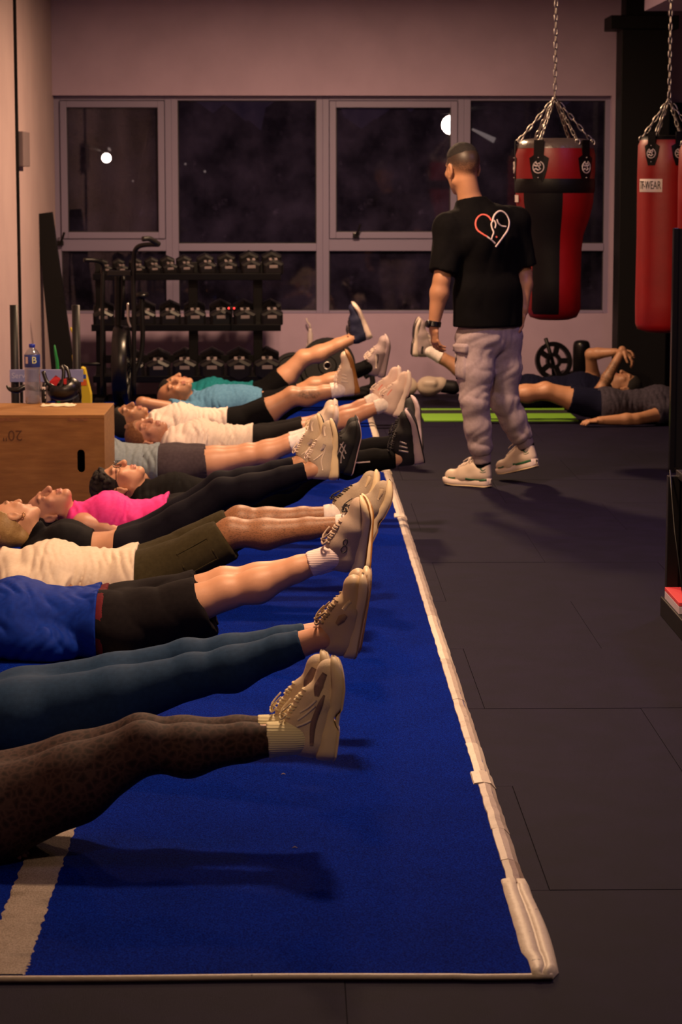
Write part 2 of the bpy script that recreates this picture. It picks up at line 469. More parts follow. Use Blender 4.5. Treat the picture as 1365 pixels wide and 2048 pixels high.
def strip_on(bvh, pts, width, direction, off=.0014, close=False):
    """a raised band laid over a surface: pts are (origin of ray); direction: ray direction"""
    hits = []
    for p in pts:
        h, nrm, i, dist = bvh.ray_cast(V(p), V(direction))
        if h is None: continue
        if nrm.dot(V(direction)) > 0: nrm = -nrm
        hits.append((h, nrm))
    if len(hits) < 2: return None
    mb = MB(); vs = []; m = len(hits)
    ws = width if isinstance(width, (list, tuple)) else [width] * m
    for i, (h, nr) in enumerate(hits):
        a = hits[max(0, i - 1)][0]; b = hits[min(m - 1, i + 1)][0]
        if close: a = hits[(i - 1) % m][0]; b = hits[(i + 1) % m][0]
        t = (b - a).normalized(); s = t.cross(nr).normalized() * ws[min(i, len(ws) - 1)] / 2
        vs += [h - s - nr * .001, h - s + nr * off, h + s + nr * off, h + s - nr * .001]
    fs = []
    for i in range(m if close else m - 1):
        a, b = 4 * i, 4 * ((i + 1) % m)
        fs += [(a + k, a + k + 1, b + k + 1, b + k) for k in range(3)]
    if not close: fs += [(0, 1, 2, 3), (4 * m - 1, 4 * m - 2, 4 * m - 3, 4 * m - 4)]
    return mb.add(vs, fs)
def smooth_path(ctrl, n):
    """Catmull-Rom through control points"""
    c = [A(p) for p in ctrl]; c = [2 * c[0] - c[1]] + c + [2 * c[-1] - c[-2]]; out = []
    segs = len(c) - 3
    for i in range(n):
        t = i / (n - 1) * segs; k = min(int(t), segs - 1); t -= k; a, b, d, e = c[k:k + 4]
        out.append(.5 * (2 * b + (d - a) * t + (2 * a - 5 * b + 4 * d - e) * t * t + (3 * b - a - 3 * d + e) * t ** 3))
    return out
def sole_mesh(L, W, zb, zt, y_off=0.0, flare=1.0, arch=0.0, n=30):
    """loft along the foot; zb/zt: functions of x/L giving bottom and top height"""
    ts = [0, .012, .035, .07] + [.11 + .82 * i / (n - 1) for i in range(n)] + [.955, .975, .99, 1.0]
    xs = [0, .02, .06, .12, .25, .40, .52, .64, .75, .84, .91, .96, .985, 1]
    ws = [.12, .48, .72, .80, .80, .745, .80, .93, 1.0, .97, .82, .58, .36, .10]
    vs = []; fs = []; prof = [(-.90, 0), (-1.0, .18), (-1.0, .55), (-.95, 1.0), (-.5, 1.03), (0, 1.03), (.5, 1.03), (.95, 1.0), (1.0, .55), (1.0, .18), (.90, 0), (.45, 0), (0, 0), (-.45, 0)]
    for t in ts:
        w = np.interp(t, xs, ws) * W / 2; b, tp = zb(t), zt(t); c = y_off * math.sin(math.pi * min(1, t)) * .6
        b += arch * max(0, 1 - ((t - .42) / .10) ** 2)
        e_ = math.sqrt(max(0.02, 1 - ((t - .90) / .10) ** 2)) if t > .90 else (math.sqrt(max(.25, 1 - ((.05 - t) / .055) ** 2)) if t < .05 else 1)
        mid_ = b * .45 + tp * .55; b, tp = mid_ + (b - mid_) * e_, mid_ + (tp - mid_) * e_
        for (u, z) in prof:
            fl = 1 + (flare - 1) * (1 - z)
            vs.append((t * L, c + u * w * fl, b + (tp - b) * z))
    m = len(prof)
    for i in range(len(ts) - 1):
        fs += [(i * m + k, i * m + (k + 1) % m, (i + 1) * m + (k + 1) % m, (i + 1) * m + k) for k in range(m)]
    fs += [tuple(range(m)), tuple(range((len(ts) - 1) * m, len(ts) * m))[::-1]]
    return vs, fs
def shoe(root, heel, ex, ez, L, lat, st, label=None, vox=.0045):
    """lat: -1 right foot, +1 left foot. Returns the shoe object and a function local->world"""
    ex = unit(ex); ez = unit(A(ez) - ex * (A(ez) @ ex)); ey = np.cross(ez, ex)
    heel = A(heel); s = L / .28
    Wd = lambda p: heel + s * (p[0] * ex + p[1] * ey + p[2] * ez)
    ht, ft = st.get('heel', .036), st.get('fore', .024)
    zs = 1.16
    ht, ft = ht * 1.06, ft * 1.06
    c = lambda a, b, ra, rb, k=.02, flat=None, op=1: cone(A(a) * s, A(b) * s, ra * s, rb * s, k * s, flat, op)
    m = lat * .006   # medial lean of the toe box
    up = [c((.036, 0, ht + .020), (.037, 0, ht + .064), .034, .031), c((.06, 0, ht + .014), (.15, 0, ht + .012), .038, .041), c((.088, 0, ht + .060), (.165, 0, ht + .032), .029, .032),
          c((.17, -m, ht + .003), (.232, -m, ft + .016), .043, .036, .02, ((0, 0, 1), .90)), c((.098, 0, ht + .084), (.15, 0, ht + .060), .013, .016, .012), c((.06, 0, ht + .03), (.10, 0, ht + .05), .036, .034)]
    if st.get('high'): up += [c((.045, 0, ht + .06), (.05, 0, ht + .090), .034, .035)]
    up += [c((.060, 0, ht + .066), (.046, 0, ht + .17), .0285, .038, .004, None, -1)]
    cl = [(A((0, 0, ft * .75 * s)), (0, 0, -1), None)]
    v, f = sdf_mesh(up, vox * s, cl, pad=.015)
    name = 'sneaker'
    o = mesh_obj(name, v, f, st['upper'], root, world_coords=False)
    Mx = Matrix(((ex[0], ey[0], ez[0], 0), (ex[1], ey[1], ez[1], 0), (ex[2], ey[2], ez[2], 0), (0, 0, 0, 1)))
    loc = V(heel) - origin(root)
    o.matrix_basis = Matrix.Translation(loc) @ Mx
    if label: o['label'] = label
    bvh = BVHTree.FromPolygons([tuple(p) for p in v], [tuple(int(i) for i in q) for q in f])
    sub = lambda nm, mb, m_, sm=True: mb.build(nm, m_, o, smooth=sm, local=True)
    spring = st.get('spring', .020)
    hb = lambda t: s * (.004 * max(0, 1 - t / .08) + spring * max(0, (t - .70) / .30) ** 1.7)
    thick = st.get('bulge', 0.0)
    tp = lambda t: s * (ht + .008 * max(0, 1 - t / .12) - (ht - ft) * min(1, max(0, (t - .25) / .45)) + spring * .75 * max(0, (t - .72) / .28) ** 1.5 + thick * math.exp(-((t - .80) / .16) ** 2))
    W = st.get('width', .094) * s
    vs, fs = sole_mesh(L, W, lambda t: hb(t) + .004 * s, tp, -m * s, st.get('flare', 1.05), st.get('arch', 0) * s)
    so = sub('midsole', MB().add(vs, fs), st['sole'])
    bvm = BVHTree.FromPolygons([tuple(p) for p in v] + [tuple(p) for p in vs], [tuple(int(i) for i in q) for q in f] + [tuple(i + len(v) for i in q) for q in fs])
    vs, fs = sole_mesh(L * .985, W * st.get('flare', 1.05) * .97, hb, lambda t: hb(t) + .0055 * s, -m * s, 1.0, st.get('arch', 0) * s)
    sub('outsole', MB().add(vs, fs), st.get('outsole', st['sole']), False)
    # laces across the instep and a bow
    def top(x, y):
        h, nr, i, d = bvh.ray_cast(V((x * s, y * s, .25 * s)), V((0, 0, -1)))
        return (h + V((0, 0, .0022 * s))) if h is not None else V((x * s, y * s, (ht + .05) * s))
    mb = MB(); lr = st.get('lace_r', .0026) * s
    for k in range(5):
        x = .108 + .0155 * k
        mb.tube([top(x + (.006 if k % 2 else -.002), y) for y in (-.021, -.011, 0, .011, .021)], lr, 6)
        mb.tube([top(x + (.004 if k % 2 else .012), y) for y in (-.020, -.010, 0, .010, .020)], lr * .9, 6)
    b0 = top(.100, 0) + V((0, 0, .004 * s))
    for sy in (-1, 1):
        lp = [b0, b0 + V((.006, sy * .014, .008)) * s, b0 + V((.002, sy * .032, .004)) * s, b0 + V((.016, sy * .034, -.008)) * s, b0 + V((.014, sy * .016, .004)) * s, b0]
        mb.tube([V(p) for p in smooth_path(lp, 14)], lr * .9, 6)
        mb.tube([V(p) for p in smooth_path([b0, b0 + V((.014, sy * .012, .006)) * s, b0 + V((.030, sy * .028, -.004)) * s, b0 + V((.046, sy * .034, -.016)) * s], 8)], lr * .8, 6)
    sub('laces', mb, st['lace'])
    # collar lining
    rim = [top(.058 + .030 * math.cos(a), .030 * math.sin(a)) for a in [2 * math.pi * i / 18 for i in range(18)]]
    # overlays and marks on both sides (x, z in shoe units)
    for mk in st.get('marks', ()):
        nm, m_, ctrl, wd = mk[:4]; ctrl = [(x_, z_ * zs) for x_, z_ in ctrl]; sides = mk[4] if len(mk) > 4 else (1, -1)
        n = 4 if len(ctrl) == 2 else 5 * len(ctrl)
        path = smooth_path([(x, 0, z) for x, z in ctrl], n)
        if isinstance(wd, tuple): w_ = [float(q) * s for q in np.interp(np.linspace(0, 1, n), np.linspace(0, 1, len(wd)), wd)]
        else: w_ = wd * s
        for sd in sides:
            r_ = strip_on(bvm, [(p[0] * s, sd * .12 * s, p[2] * s) for p in path], w_, (0, -sd, 0), off=.0013)
            if r_: sub(nm, r_, m_)
    return o, Wd
# ------------------------------------------------------------------ the room
YW = Yz(788, 0)                      # face of the back wall
XL = P(108, 400, YW).x               # face of the left wall
XR = 4.6; ZC = 3.7; YB = -1.2
XT = .541                            # outer edge of the turf
YT0 = Yz(1950, .012); YT1 = YW - .75
TURF = .014
def onX(px, py, X):
    d = ray(px, py); t = X / d.x
    return V((X, d.y * t, HC + d.z * t))

M_wall = mat('wall_paint', lin((178, 155, 180)), .8, var=(3, lin((168, 146, 170)), .3, .7), bump=(90, .08, .004))
M_wall_l = mat('wall_paint_left', lin((188, 164, 166)), .75, var=(2.5, lin((178, 154, 157)), .3, .7), bump=(90, .08, .004))
M_ceil = mat('ceiling_paint', lin((62, 55, 66)), .9)
M_dark_wall = mat('dark_wall_paint', lin((44, 38, 46)), .85)
M_frame = mat('window_frame_paint', lin((128, 118, 146)), .55, bump=(60, .05, .002))
M_frame_d = mat('window_gasket', lin((38, 34, 38)), .6)
M_black = mat('black_paint', (.0030, .0026, .0032), .6, spec=.2)
M_blackm = mat('black_powder_coat', (.0032, .0029, .0036), .45, bump=(500, .1, .001), spec=.3)
M_black_satin = mat('black_satin', (.0045, .004, .005), .3, spec=.4)

def rubber_mat():
    N = Nodes('rubber_floor'); b = N.b; co = N.coord()
    base = N.ramp(N.noise(7, 5, co), [(.3, (.0034, .0019, .0125)), (.75, (.0064, .0037, .0215))])
    sp = N.ramp(N.noise(520, 2, co, .7), [(.66, (0, 0, 0)), (.74, (1, 1, 1))])
    c = N.mix(sp, base, (.024, .017, .045))
    dust = N.ramp(N.noise(1.7, 5, co), [(.52, (0, 0, 0)), (.8, (.35,) * 3)])
    c = N.mix(dust, c, (.011, .0068, .030))
    N.l(c, b.inputs['Base Color']); b.inputs['Roughness'].default_value = .8; b.inputs['Specular IOR Level'].default_value = .14
    N.bump(N.noise(420, 3, co), .55, .004)
    return N.m
M_rubber = rubber_mat()
M_seam = mat('rubber_seam', (.010, .008, .010), .9, spec=.1)

def turf_mat(name, c0, c1, c2):
    N = Nodes(name); b = N.b; co = N.coord()
    mp = N.new('ShaderNodeMapping'); N.l(co, mp.inputs[0]); mp.inputs['Scale'].default_value = (1, .8, 1)
    n1 = N.noise(260, 4, mp.outputs[0], .7); n2 = N.noise(4, 4, co)
    c = N.ramp(n1, [(.38, c0), (.52, c1), (.66, c2)])
    d = N.ramp(n2, [(.3, (.80,) * 3), (.7, (1, 1, 1))])
    m = N.new('ShaderNodeMix', data_type='RGBA', blend_type='MULTIPLY'); m.inputs[0].default_value = 1
    N.l(c, m.inputs[6]); N.l(d, m.inputs[7]); N.l(m.outputs[2], b.inputs['Base Color'])
    b.inputs['Roughness'].default_value = .95; b.inputs['Specular IOR Level'].default_value = .04
    N.bump(n1, .9, .012)
    return N.m
M_turf = turf_mat('blue_turf', (.0003, .007, .15), (.0009, .020, .34), (.004, .046, .56))
M_stripe = turf_mat('white_turf', lin((176, 160, 146)), lin((206, 190, 176)), lin((226, 212, 200)))
def tape_mat(name, col, dirt):
    N = Nodes(name); b = N.b; co = N.coord()
    f = N.ramp(N.noise(16, 6, co, .65), [(.5, (0, 0, 0)), (.78, (dirt,) * 3)])
    sp = N.ramp(N.noise(70, 3, co, .6), [(.68, (0, 0, 0)), (.72, (.8,) * 3)])
    c = N.mix(f, col, lin((110, 92, 78))); c = N.mix(sp, c, lin((60, 50, 46)))
    N.l(c, b.inputs['Base Color']); b.inputs['Roughness'].default_value = .5
    N.bump(N.noise(30, 4, co), .3, .01)
    return N.m
M_tape = tape_mat('worn_white_tape', lin((176, 160, 148)), .6)
M_tape2 = tape_mat('clean_white_tape', lin((200, 186, 170)), .15)
M_tape3 = tape_mat('scuffed_white_tape', lin((150, 130, 116)), .95)

def struct(o, label=None): o['kind'] = 'structure'; (label and o.__setitem__('label', label)); return o
floor = struct(MB().box((XL - .2, YB, -.06), (XR, YW + .3, -.012)).build('floor', M_seam), 'black rubber gym floor')
TS = .992; Y0 = Yz(1574, 0); X0 = G(1285, 1420).x
gap = .0008
_tile = None
for row in range(-8, 14):
    y0 = Y0 + (row) * TS; y1 = y0 + TS
    off = 0 if row % 2 == 0 else TS / 2
    for k in range(-4, 6):
        xr = X0 + off + k * TS; xl = xr - TS
        if xr < XL + .02 or xl > XR - .05 or y1 < YB or y0 > YW: continue
        if xr < XT - .06 and y0 > YT0 + .06 and y1 < YT1: continue        # under the turf
        x0, x1 = max(xl + gap, XL), min(xr - gap, XR); b0, b1 = max(y0 + gap, YB), min(y1 - gap, YW)
        if x1 - x0 < .05 or b1 - b0 < .05: continue
        full = (x1 - x0 > TS - .01 and b1 - b0 > TS - .01)
        if full and _tile is not None:
            t = link(bpy.data.objects.new('rubber_tile', _tile), floor)
        else:
            mb = MB().box((-(x1 - x0) / 2, -(b1 - b0) / 2, -.012), ((x1 - x0) / 2, (b1 - b0) / 2, 0), bev=.0009)
            t = mb.build('rubber_tile', M_rubber, floor, local=True)
            if full: _tile = t.data
        t.location = ((x0 + x1) / 2, (b0 + b1) / 2, random.uniform(-.0008, .0008))
# the walls
ztop = P(600, 191, YW).z; zbot = P(600, 628, YW).z
xw1 = P(1222, 400, YW).x
wb = MB()
wb.box((XL - .2, YW, ztop), (XR + .2, YW + .25, ZC)).box((XL - .2, YW, -.06), (XR + .2, YW + .25, zbot)).box((xw1, YW, zbot), (XR + .2, YW + .25, ztop))
struct(wb.build('wall_back', M_wall), 'pale plaster wall around the row of dark windows')
struct(MB().box((XL - .2, YB, -.06), (XL, YW + .25, ZC)).build('wall_left', M_wall_l), 'pale plaster side wall')
struct(MB().box((XR, YB, -.06), (XR + .2, YW, ZC)).build('wall_right', M_dark_wall))
struct(MB().box((XL - .2, YB, ZC), (XR + .2, YW + .25, ZC + .1)).build('ceiling', M_ceil))
# downstand at the top right corner of the view
_b0 = P(1290, 22, 17.2)
struct(MB().box((_b0.x, 14.0, _b0.z + .0), (_b0.x + 1.4, 17.2, ZC)).build('trim_1', M_wall), 'pale downstand beam by the black column')
# conduit and junction box on the left wall
c0 = onX(26, 0, XL); c1 = onX(33, 600, XL)
mb = MB().box((XL, c0.y - .012, 0), (XL + .02, c0.y + .012, ZC))
cd = struct(mb.build('trim_2', M_black), 'thin dark cable conduit running down the left wall')
jb = onX(35, 263, XL); jb2 = onX(35, 333, XL)
MB().box((XL, c0.y + .02, jb2.z), (XL + .05, c0.y + .42, jb.z), bev=.006).build('junction_box', mat('grey_box', lin((120, 104, 108)), .6), cd)

# ------------------------------------------------------------------ windows
def glass_mat():
    N = Nodes('night_glass'); t = N.t
    tr = N.new('ShaderNodeBsdfTransparent'); tr.inputs[0].default_value = (.62, .60, .68, 1)
    gl = N.new('ShaderNodeBsdfGlossy'); gl.inputs['Roughness'].default_value = .03; gl.inputs[0].default_value = (.8, .78, .85, 1)
    df = N.new('ShaderNodeBsdfDiffuse'); df.inputs[0].default_value = (.24, .20, .42, 1)
    lw = N.new('ShaderNodeFresnel'); lw.inputs[0].default_value = 1.5
    m1 = N.new('ShaderNodeMixShader'); N.l(lw.outputs[0], m1.inputs[0]); N.l(tr.outputs[0], m1.inputs[1]); N.l(gl.outputs[0], m1.inputs[2])
    co = N.coord()
    n = N.ramp(N.noise(3.2, 6, co, .6), [(.36, (.015,) * 3), (.72, (.09,) * 3)])
    sm = N.ramp(N.noise(11, 5, co, .7), [(.62, (0, 0, 0)), (.8, (.12,) * 3)])
    ad = N.new('ShaderNodeMath', operation='ADD'); N.l(n, ad.inputs[0]); N.l(sm, ad.inputs[1])
    m2 = N.new('ShaderNodeMixShader'); N.l(ad.outputs[0], m2.inputs[0]); N.l(m1.outputs[0], m2.inputs[1]); N.l(df.outputs[0], m2.inputs[2])
    N.l(m2.outputs[0], N.out.inputs[0])
    return N.m
M_glass = glass_mat()
YF = YW + .09                              # front of the window frames
def window(n, xl, xr, mid0, mid1, sash, label, handle=None):
    """pixel columns of the unit and of its mid rail, at the frame plane"""
    q = lambda x, y: P(x, y, YF)
    a, b = q(xl, 400).x, q(xr, 400).x
    zt, zb = ztop - .0, zbot; m1, m0 = q(500, mid0).z, q(500, mid1).z
    root = empty('window_%d' % n, ((a + b) / 2, YF, zb)); struct(root, label)
    fw = .050
    bar = lambda nm, lo, hi, m=M_frame, bv=.004: MB().box(lo, hi, bev=bv).build(nm, m, root)
    bar('frame_post', (a, YF, zb), (a + fw, YF + .07, zt)); bar('frame_post', (b - fw, YF, zb), (b, YF + .07, zt))
    bar('frame_rail', (a + fw, YF, zt - .035), (b - fw, YF + .07, zt)); bar('frame_rail', (a + fw, YF, zb), (b - fw, YF + .07, zb + .022))
    bar('mid_rail', (a + fw, YF - .006, m0), (b - fw, YF + .07, m1))
    if sash:
        s = .05; x0, x1, z0, z1 = a + fw + .004, b - fw - .004, m1 + .004, zt - .04
        for lo, hi in (((x0, z0), (x0 + s, z1)), ((x1 - s, z0), (x1, z1)), ((x0 + s, z0), (x1 - s, z0 + s)), ((x0 + s, z1 - s), (x1 - s, z1))):
            bar('sash_bar', (lo[0], YF - .02, lo[1]), (hi[0], YF + .05, hi[1]))
        x0 += s; x1 -= s; z0 += s; z1 -= s
    else:
        x0, x1, z0, z1 = a + fw, b - fw, m1, zt - .035
    g = .006
    for (u0, u1, w0, w1) in ((x0, x1, z0, z1), (a + fw, b - fw, zb + .022, m0)):
        MB().box((u0 - .002, YF + .03, w0 - .002), (u1 + .002, YF + .036, w1 + .002)).build('pane', M_glass, root)
        gk = MB()
        gk.box((u0, YF + .022, w0), (u0 + g, YF + .03, w1)).box((u1 - g, YF + .022, w0), (u1, YF + .03, w1)).box((u0, YF + .022, w0), (u1, YF + .03, w0 + g)).box((u0, YF + .022, w1 - g), (u1, YF + .03, w1))
        gk.build('gasket', M_frame_d, root)
    if handle:
        h = q(*handle)
        hm = MB().box((h.x - .025, YF - .05, h.z - .02), (h.x + .025, YF - .02, h.z + .02), bev=.006)
        hm.tube([(h.x, YF - .06, h.z), (h.x + .02, YF - .07, h.z + .04), (h.x + .035, YF - .075, h.z + .085)], .009)
        hm.build('handle', M_black_satin, root)
    return root
window(1, 109, 344, 478, 502, True, 'leftmost window, dark glass with one small bright lamp beyond', (122, 486))
window(2, 344, 646, 487, 502, False, 'dark fixed window above the dumbbell rack')
window(3, 646, 928, 478, 502, True, 'dark window with a bright street lamp seen through it', (712, 470))
window(4, 928, 1222, 487, 502, False, 'dark window behind the short punching bag')
# night outside: dark yard and street lamps
M_yard = mat('dark_yard', lin((26, 24, 30)), .9, var=(1.5, lin((44, 42, 50)), .4, .7))
struct(MB().box((-14, YW + .3, -.4), (16, YW + 40, -.3)).build('yard_ground', M_yard), 'dark yard outside the windows')
M_hedge = mat('night_hedge', (.012, .012, .016), .95, var=(2.2, (.05, .045, .06), .42, .75), bump=(5, .8, .2))
hv = MB()
rs = np.random.RandomState(4)
for i in range(46):
    x = -9 + i * .42; r = .5 + .45 * rs.rand()
    hv.lathe([(0.01, 1.5 + r * 1.2), (r * .6, 1.35 + r), (r * .95, .9), (r, .2), (r * .8, -.3)], 9, T(x + rs.rand() * .3, YW + 9 + rs.rand() * 1.2, rs.rand() * .5))
tag(hv.build('hedge', M_hedge, smooth=True), 'dark hedge outside in the night behind the windows', 'hedge')
M_bulb = mat('lamp_glow', (1, .8, .55), .5, emit=((1, .80, .52), 38))
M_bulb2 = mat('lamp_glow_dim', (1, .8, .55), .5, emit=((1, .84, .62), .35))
def street_lamp(px, py, Y, r, label, arm):
    p = P(px, py, Y); root = empty('street_lamp', (p.x + arm, Y + .3, -.3), label, 'street lamp')
    MB().tube([(p.x + arm, Y + .3, -.3), (p.x + arm, Y + .3, p.z + .1), (p.x + arm * .5, Y + .15, p.z + .22), (p.x, Y + .02, p.z + r * 1.7)], .04, 8).build('pole', M_blackm, root, smooth=True)
    MB().lathe([(r * math.cos(t_) + .0005, r * math.sin(t_)) for t_ in [math.pi * (i_ / 12 - .5) for i_ in range(13)]], 24, T(p.x, Y, p.z)).build('bulb', M_bulb, root, smooth=True)
    MB().lathe([(r * 1.2, r * 1.15), (r * 1.0, r * 1.35), (r * .4, r * 1.7), (.01, r * 1.8)], 14, T(p.x, Y, p.z)).build('hood', M_blackm, root, smooth=True)
    return root
street_lamp(213, 316, YW + 7, .05, 'small bright street lamp seen through the leftmost window', -.9)
s2 = street_lamp(903, 250, YW + 6.5, .10, 'large bright street lamp seen through the third window', .9)
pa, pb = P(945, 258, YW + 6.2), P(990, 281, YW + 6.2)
MB().tube([pa, lerp(pa, pb, .5), pb], [.010, .022, .030], 10).build('bracket', M_bulb2, s2, smooth=True)  # glowing bar put in for the streak of light along the lamp arm
for (px, py, r) in ((217, 300, .03), (371, 328, .012), (410, 343, .014), (266, 362, .010)):
    p = P(px, py, YW + 8)
    o = MB().lathe([(.002, -r), (r * .7, -r * .7), (r, 0), (r * .7, r * .7), (.002, r)], 10, T(p.x, p.y, p.z)).build('distant_light', M_bulb2, smooth=True)
    tag(o, {217: 'faint lamp just above the bright lamp in the leftmost window', 371: 'tiny light high in the second window, nearer its left frame', 410: 'tiny light in the second window, the one further right', 266: 'tiny faint light low in the leftmost window'}[px], 'light')
    # a short stake carries it
    MB().tube([(p.x, p.y + .02, -.3), (p.x, p.y + .02, p.z)], .008, 5).build('stake', M_blackm, o)

# ------------------------------------------------------------------ ceiling lamps and added fill
M_diff = mat('lamp_diffuser', (1, .9, .75), .5, emit=((1, .72, .45), 6))
M_house = mat('lamp_housing', lin((190, 180, 172)), .5)
def lamp(x, y, w, label, sx=.28, sy=.28, colr=None):
    root = empty('ceiling_lamp', (x, y, ZL), label, 'ceiling lamp', 'square lamps hung in rows from the ceiling')
    MB().box((x - sx / 2 - .03, y - sy / 2 - .03, ZL), (x + sx / 2 + .03, y + sy / 2 + .03, ZL + .06), bev=.006).build('housing', M_house, root)
    MB().box((x - sx / 2, y - sy / 2, ZL - .006), (x + sx / 2, y + sy / 2, ZL + .002)).build('diffuser', M_diff, root)
    for dx in (-.1, .1): MB().tube([(x + dx, y, ZL + .05), (x + dx, y, ZC)], .004, 6).build('rod', M_blackm, root)
    l = bpy.data.lights.new('lamp_light', 'AREA'); l.shape = 'RECTANGLE'; l.size = sx; l.size_y = sy; l.energy = w; l.color = colr or LAMP_COL
    lo = bpy.data.objects.new('lamp_light', l); link(lo, root); lo.location = (0, 0, -.015)
ZL = 3.12
for i, (x, y, k) in enumerate(((.25, 3.7, .15), (.25, 7.8, 1.05), (.05, 11.8, 1.0), (.2, 16.2, 1.3), (2.7, 6.2, .09), (2.7, 11.4, .15))):  # near-camera lamp and purple right-hand lamps are unseen fill, added
    lamp(x, y, LAMP_W * k, ['added fill lamp nearest the camera', 'square ceiling lamp over the front of the blue turf', 'square ceiling lamp over the middle of the turf', 'square ceiling lamp nearest the windows', 'added purple fill lamp over the open rubber floor', 'added purple fill lamp near the dark side wall'][i], colr=(.62, .40, 1.0) if i > 3 else None)

# ------------------------------------------------------------------ blue turf with taped edges
turf = MB().box((XL + .005, YT0, 0), (XT - .012, YT1, TURF), bev=.003).build('turf_mat', M_turf)
tag(turf, 'long royal blue artificial turf mat under the lying people', 'turf mat')
sx0, sx1 = G(45, 1740).x, G(126, 1740).x
n = 420; vs = []; fs = []
for i in range(n + 1):
    y = YT0 + .004 + (YT1 - YT0 - .02) * (i / n) ** 1.6
    vs += [(sx0 + random.uniform(-.004, .004), y, TURF), (sx1 + random.uniform(-.004, .004), y, TURF), (sx0 + .003 + random.uniform(-.003, .003), y, TURF + .0025), (sx1 - .003 + random.uniform(-.003, .003), y, TURF + .0025)]
    if i: a = 4 * (i - 1); b = 4 * i; fs += [(a, a + 2, b + 2, b), (a + 2, a + 3, b + 3, b + 2), (a + 3, a + 1, b + 1, b + 3)]
so = mesh_obj('stripe', vs, fs, M_stripe, turf); so['label'] = 'white stripe woven into the turf'
def tape_piece(name, y0, y1, x0, x1, m, z=.0, wob=.0015, h=.005):
    n = max(3, int((y1 - y0) / .05)); mb = MB(); rows = []
    for i in range(n + 1):
        y = y0 + (y1 - y0) * i / n
        a, b = x0 + random.uniform(-wob, wob), x1 + random.uniform(-wob, wob); zz = z + random.uniform(-.0008, .0008)
        rows.append([(a, y, TURF - .004 + z), (a + .003, y, TURF + zz + h * .35), (a * .6 + b * .4, y, TURF + zz + h), (b - .014, y, TURF + zz + h * .2), (b, y, .001)])
    mb.add([v for r in rows for v in r], [(i * 5 + k, i * 5 + k + 1, (i + 1) * 5 + k + 1, (i + 1) * 5 + k) for i in range(n) for k in range(4)] + [(0, 4, 3, 2, 1), tuple(n * 5 + k for k in range(5))])
    return mb.build(name, m, turf, smooth=False)
ybr = [Yz(p, 0) for p in (1782, 1735, 1672, 1580, 1500, 1410, 1330, 1240, 1150, 1040, 985, 948, 900, 850, 820)] + [YT1]
for i in range(len(ybr) - 1):
    tape_piece('edge_tape', ybr[i], ybr[i + 1] + .01, XT - .048, XT, M_tape3 if i == 0 else (M_tape if i % 3 else M_tape2), z=.0004 * (i % 3))
for y in (Yz(1040, 0), Yz(948, 0), Yz(1575, 0)):
    tape_piece('tape_patch', y - .03, y + .10, XT - .06, XT + .004, M_tape2, z=.003)
# corner cover: a bulged strip folded round the corner
yc0, yc1 = YT0 - .012, Yz(1780, 0) + .02
n = 14; rows = []
for i in range(n + 1):
    t = i / n; y = yc0 + (yc1 - yc0) * t; bul = .010 * math.sin(math.pi * min(1, t * 1.15))
    a = XT - .062 + (.008 if t < .15 else 0) + random.uniform(-.001, .001); b = XT + .006 + bul * .9
    if t == 0: b -= .018
    prof = [(0, -.002), (.05, .004), (.30, .008 + bul * .2), (.49, .007), (.53, .000), (.57, .006), (.85, .005 + bul * .2), (1, -.013)]
    rows.append([(a + (b - a) * u, y, TURF + w) for u, w in prof])
m_ = len(rows[0])
mb = MB().add([v for r in rows for v in r], [(i * m_ + k, i * m_ + k + 1, (i + 1) * m_ + k + 1, (i + 1) * m_ + k) for i in range(n) for k in range(m_ - 1)] + [tuple(range(m_))[::-1], tuple(n * m_ + k for k in range(m_))])
cv = mb.build('corner_cover', M_tape2, turf, smooth=True); cv['label'] = 'white folded tape covering the turf corner'
# front edge tape: a thin rolled lip
pts = [(XL + .02 + (XT - .03 - XL) * i / 60, YT0 - .003 + .004 * math.sin(i * .31) * (i / 60) - (.004 if i > 55 else 0), .008) for i in range(61)]
MB().tube(pts, .0075, 8).build('front_edge_tape', M_tape2, turf, smooth=True)
# small crumbs of lint on the turf
M_lint = mat('lint', lin((170, 150, 150)), .9)
for (px, py) in ((567, 1550), (590, 1697), (612, 1420)):
    p = G(px, py, TURF)
    o = MB().tube([p + V((-.006, 0, .002)), p + V((0, .002, .004)), p + V((.006, 0, .002))], [.001, .002, .001], 5).build('lint_crumb', M_lint)
    tag(o, {567: 'tiny pale crumb on the turf below the cream shoes', 590: 'tiny pale crumb on the turf in front of the dark leg shadow', 612: 'tiny pale crumb on the turf between the two nearest people'}[px], 'crumb')
# ------------------------------------------------------------------ punching bags on chains
Z_hub = mat('steel_hub', (.5, .47, .45), .3, 1.0)
M_chain = mat('steel_chain', (.42, .38, .36), .35, 1.0)
M_red = mat('red_vinyl', (.25, .0015, .003), .45, bump=(40, .15, .004), var=(6, (.20, .0012, .0025), .3, .7))
M_bagblk = mat('black_vinyl', (.004, .0034, .0045), .5, bump=(40, .15, .004), spec=.18)
M_bagdull = mat('silver_top_vinyl', lin((96, 84, 82)), .3, bump=(22, .5, .01))
M_badge = mat('badge_white', lin((206, 192, 190)), .6)
def link_mesh():
    r, a, b = .0040, .0095, .016; pts = []
    for i in range(14):
        t = 2 * math.pi * i / 14; pts.append(V((a * math.cos(t), 0, b * math.sin(t) + (b * .45 if math.sin(t) > 0 else -b * .45))))
    mb = MB().tube(pts, r, 6, closed=True); return mesh_np('chain_link', mb.v, mb.f)
_link = link_mesh(); _link.materials.append(M_chain)
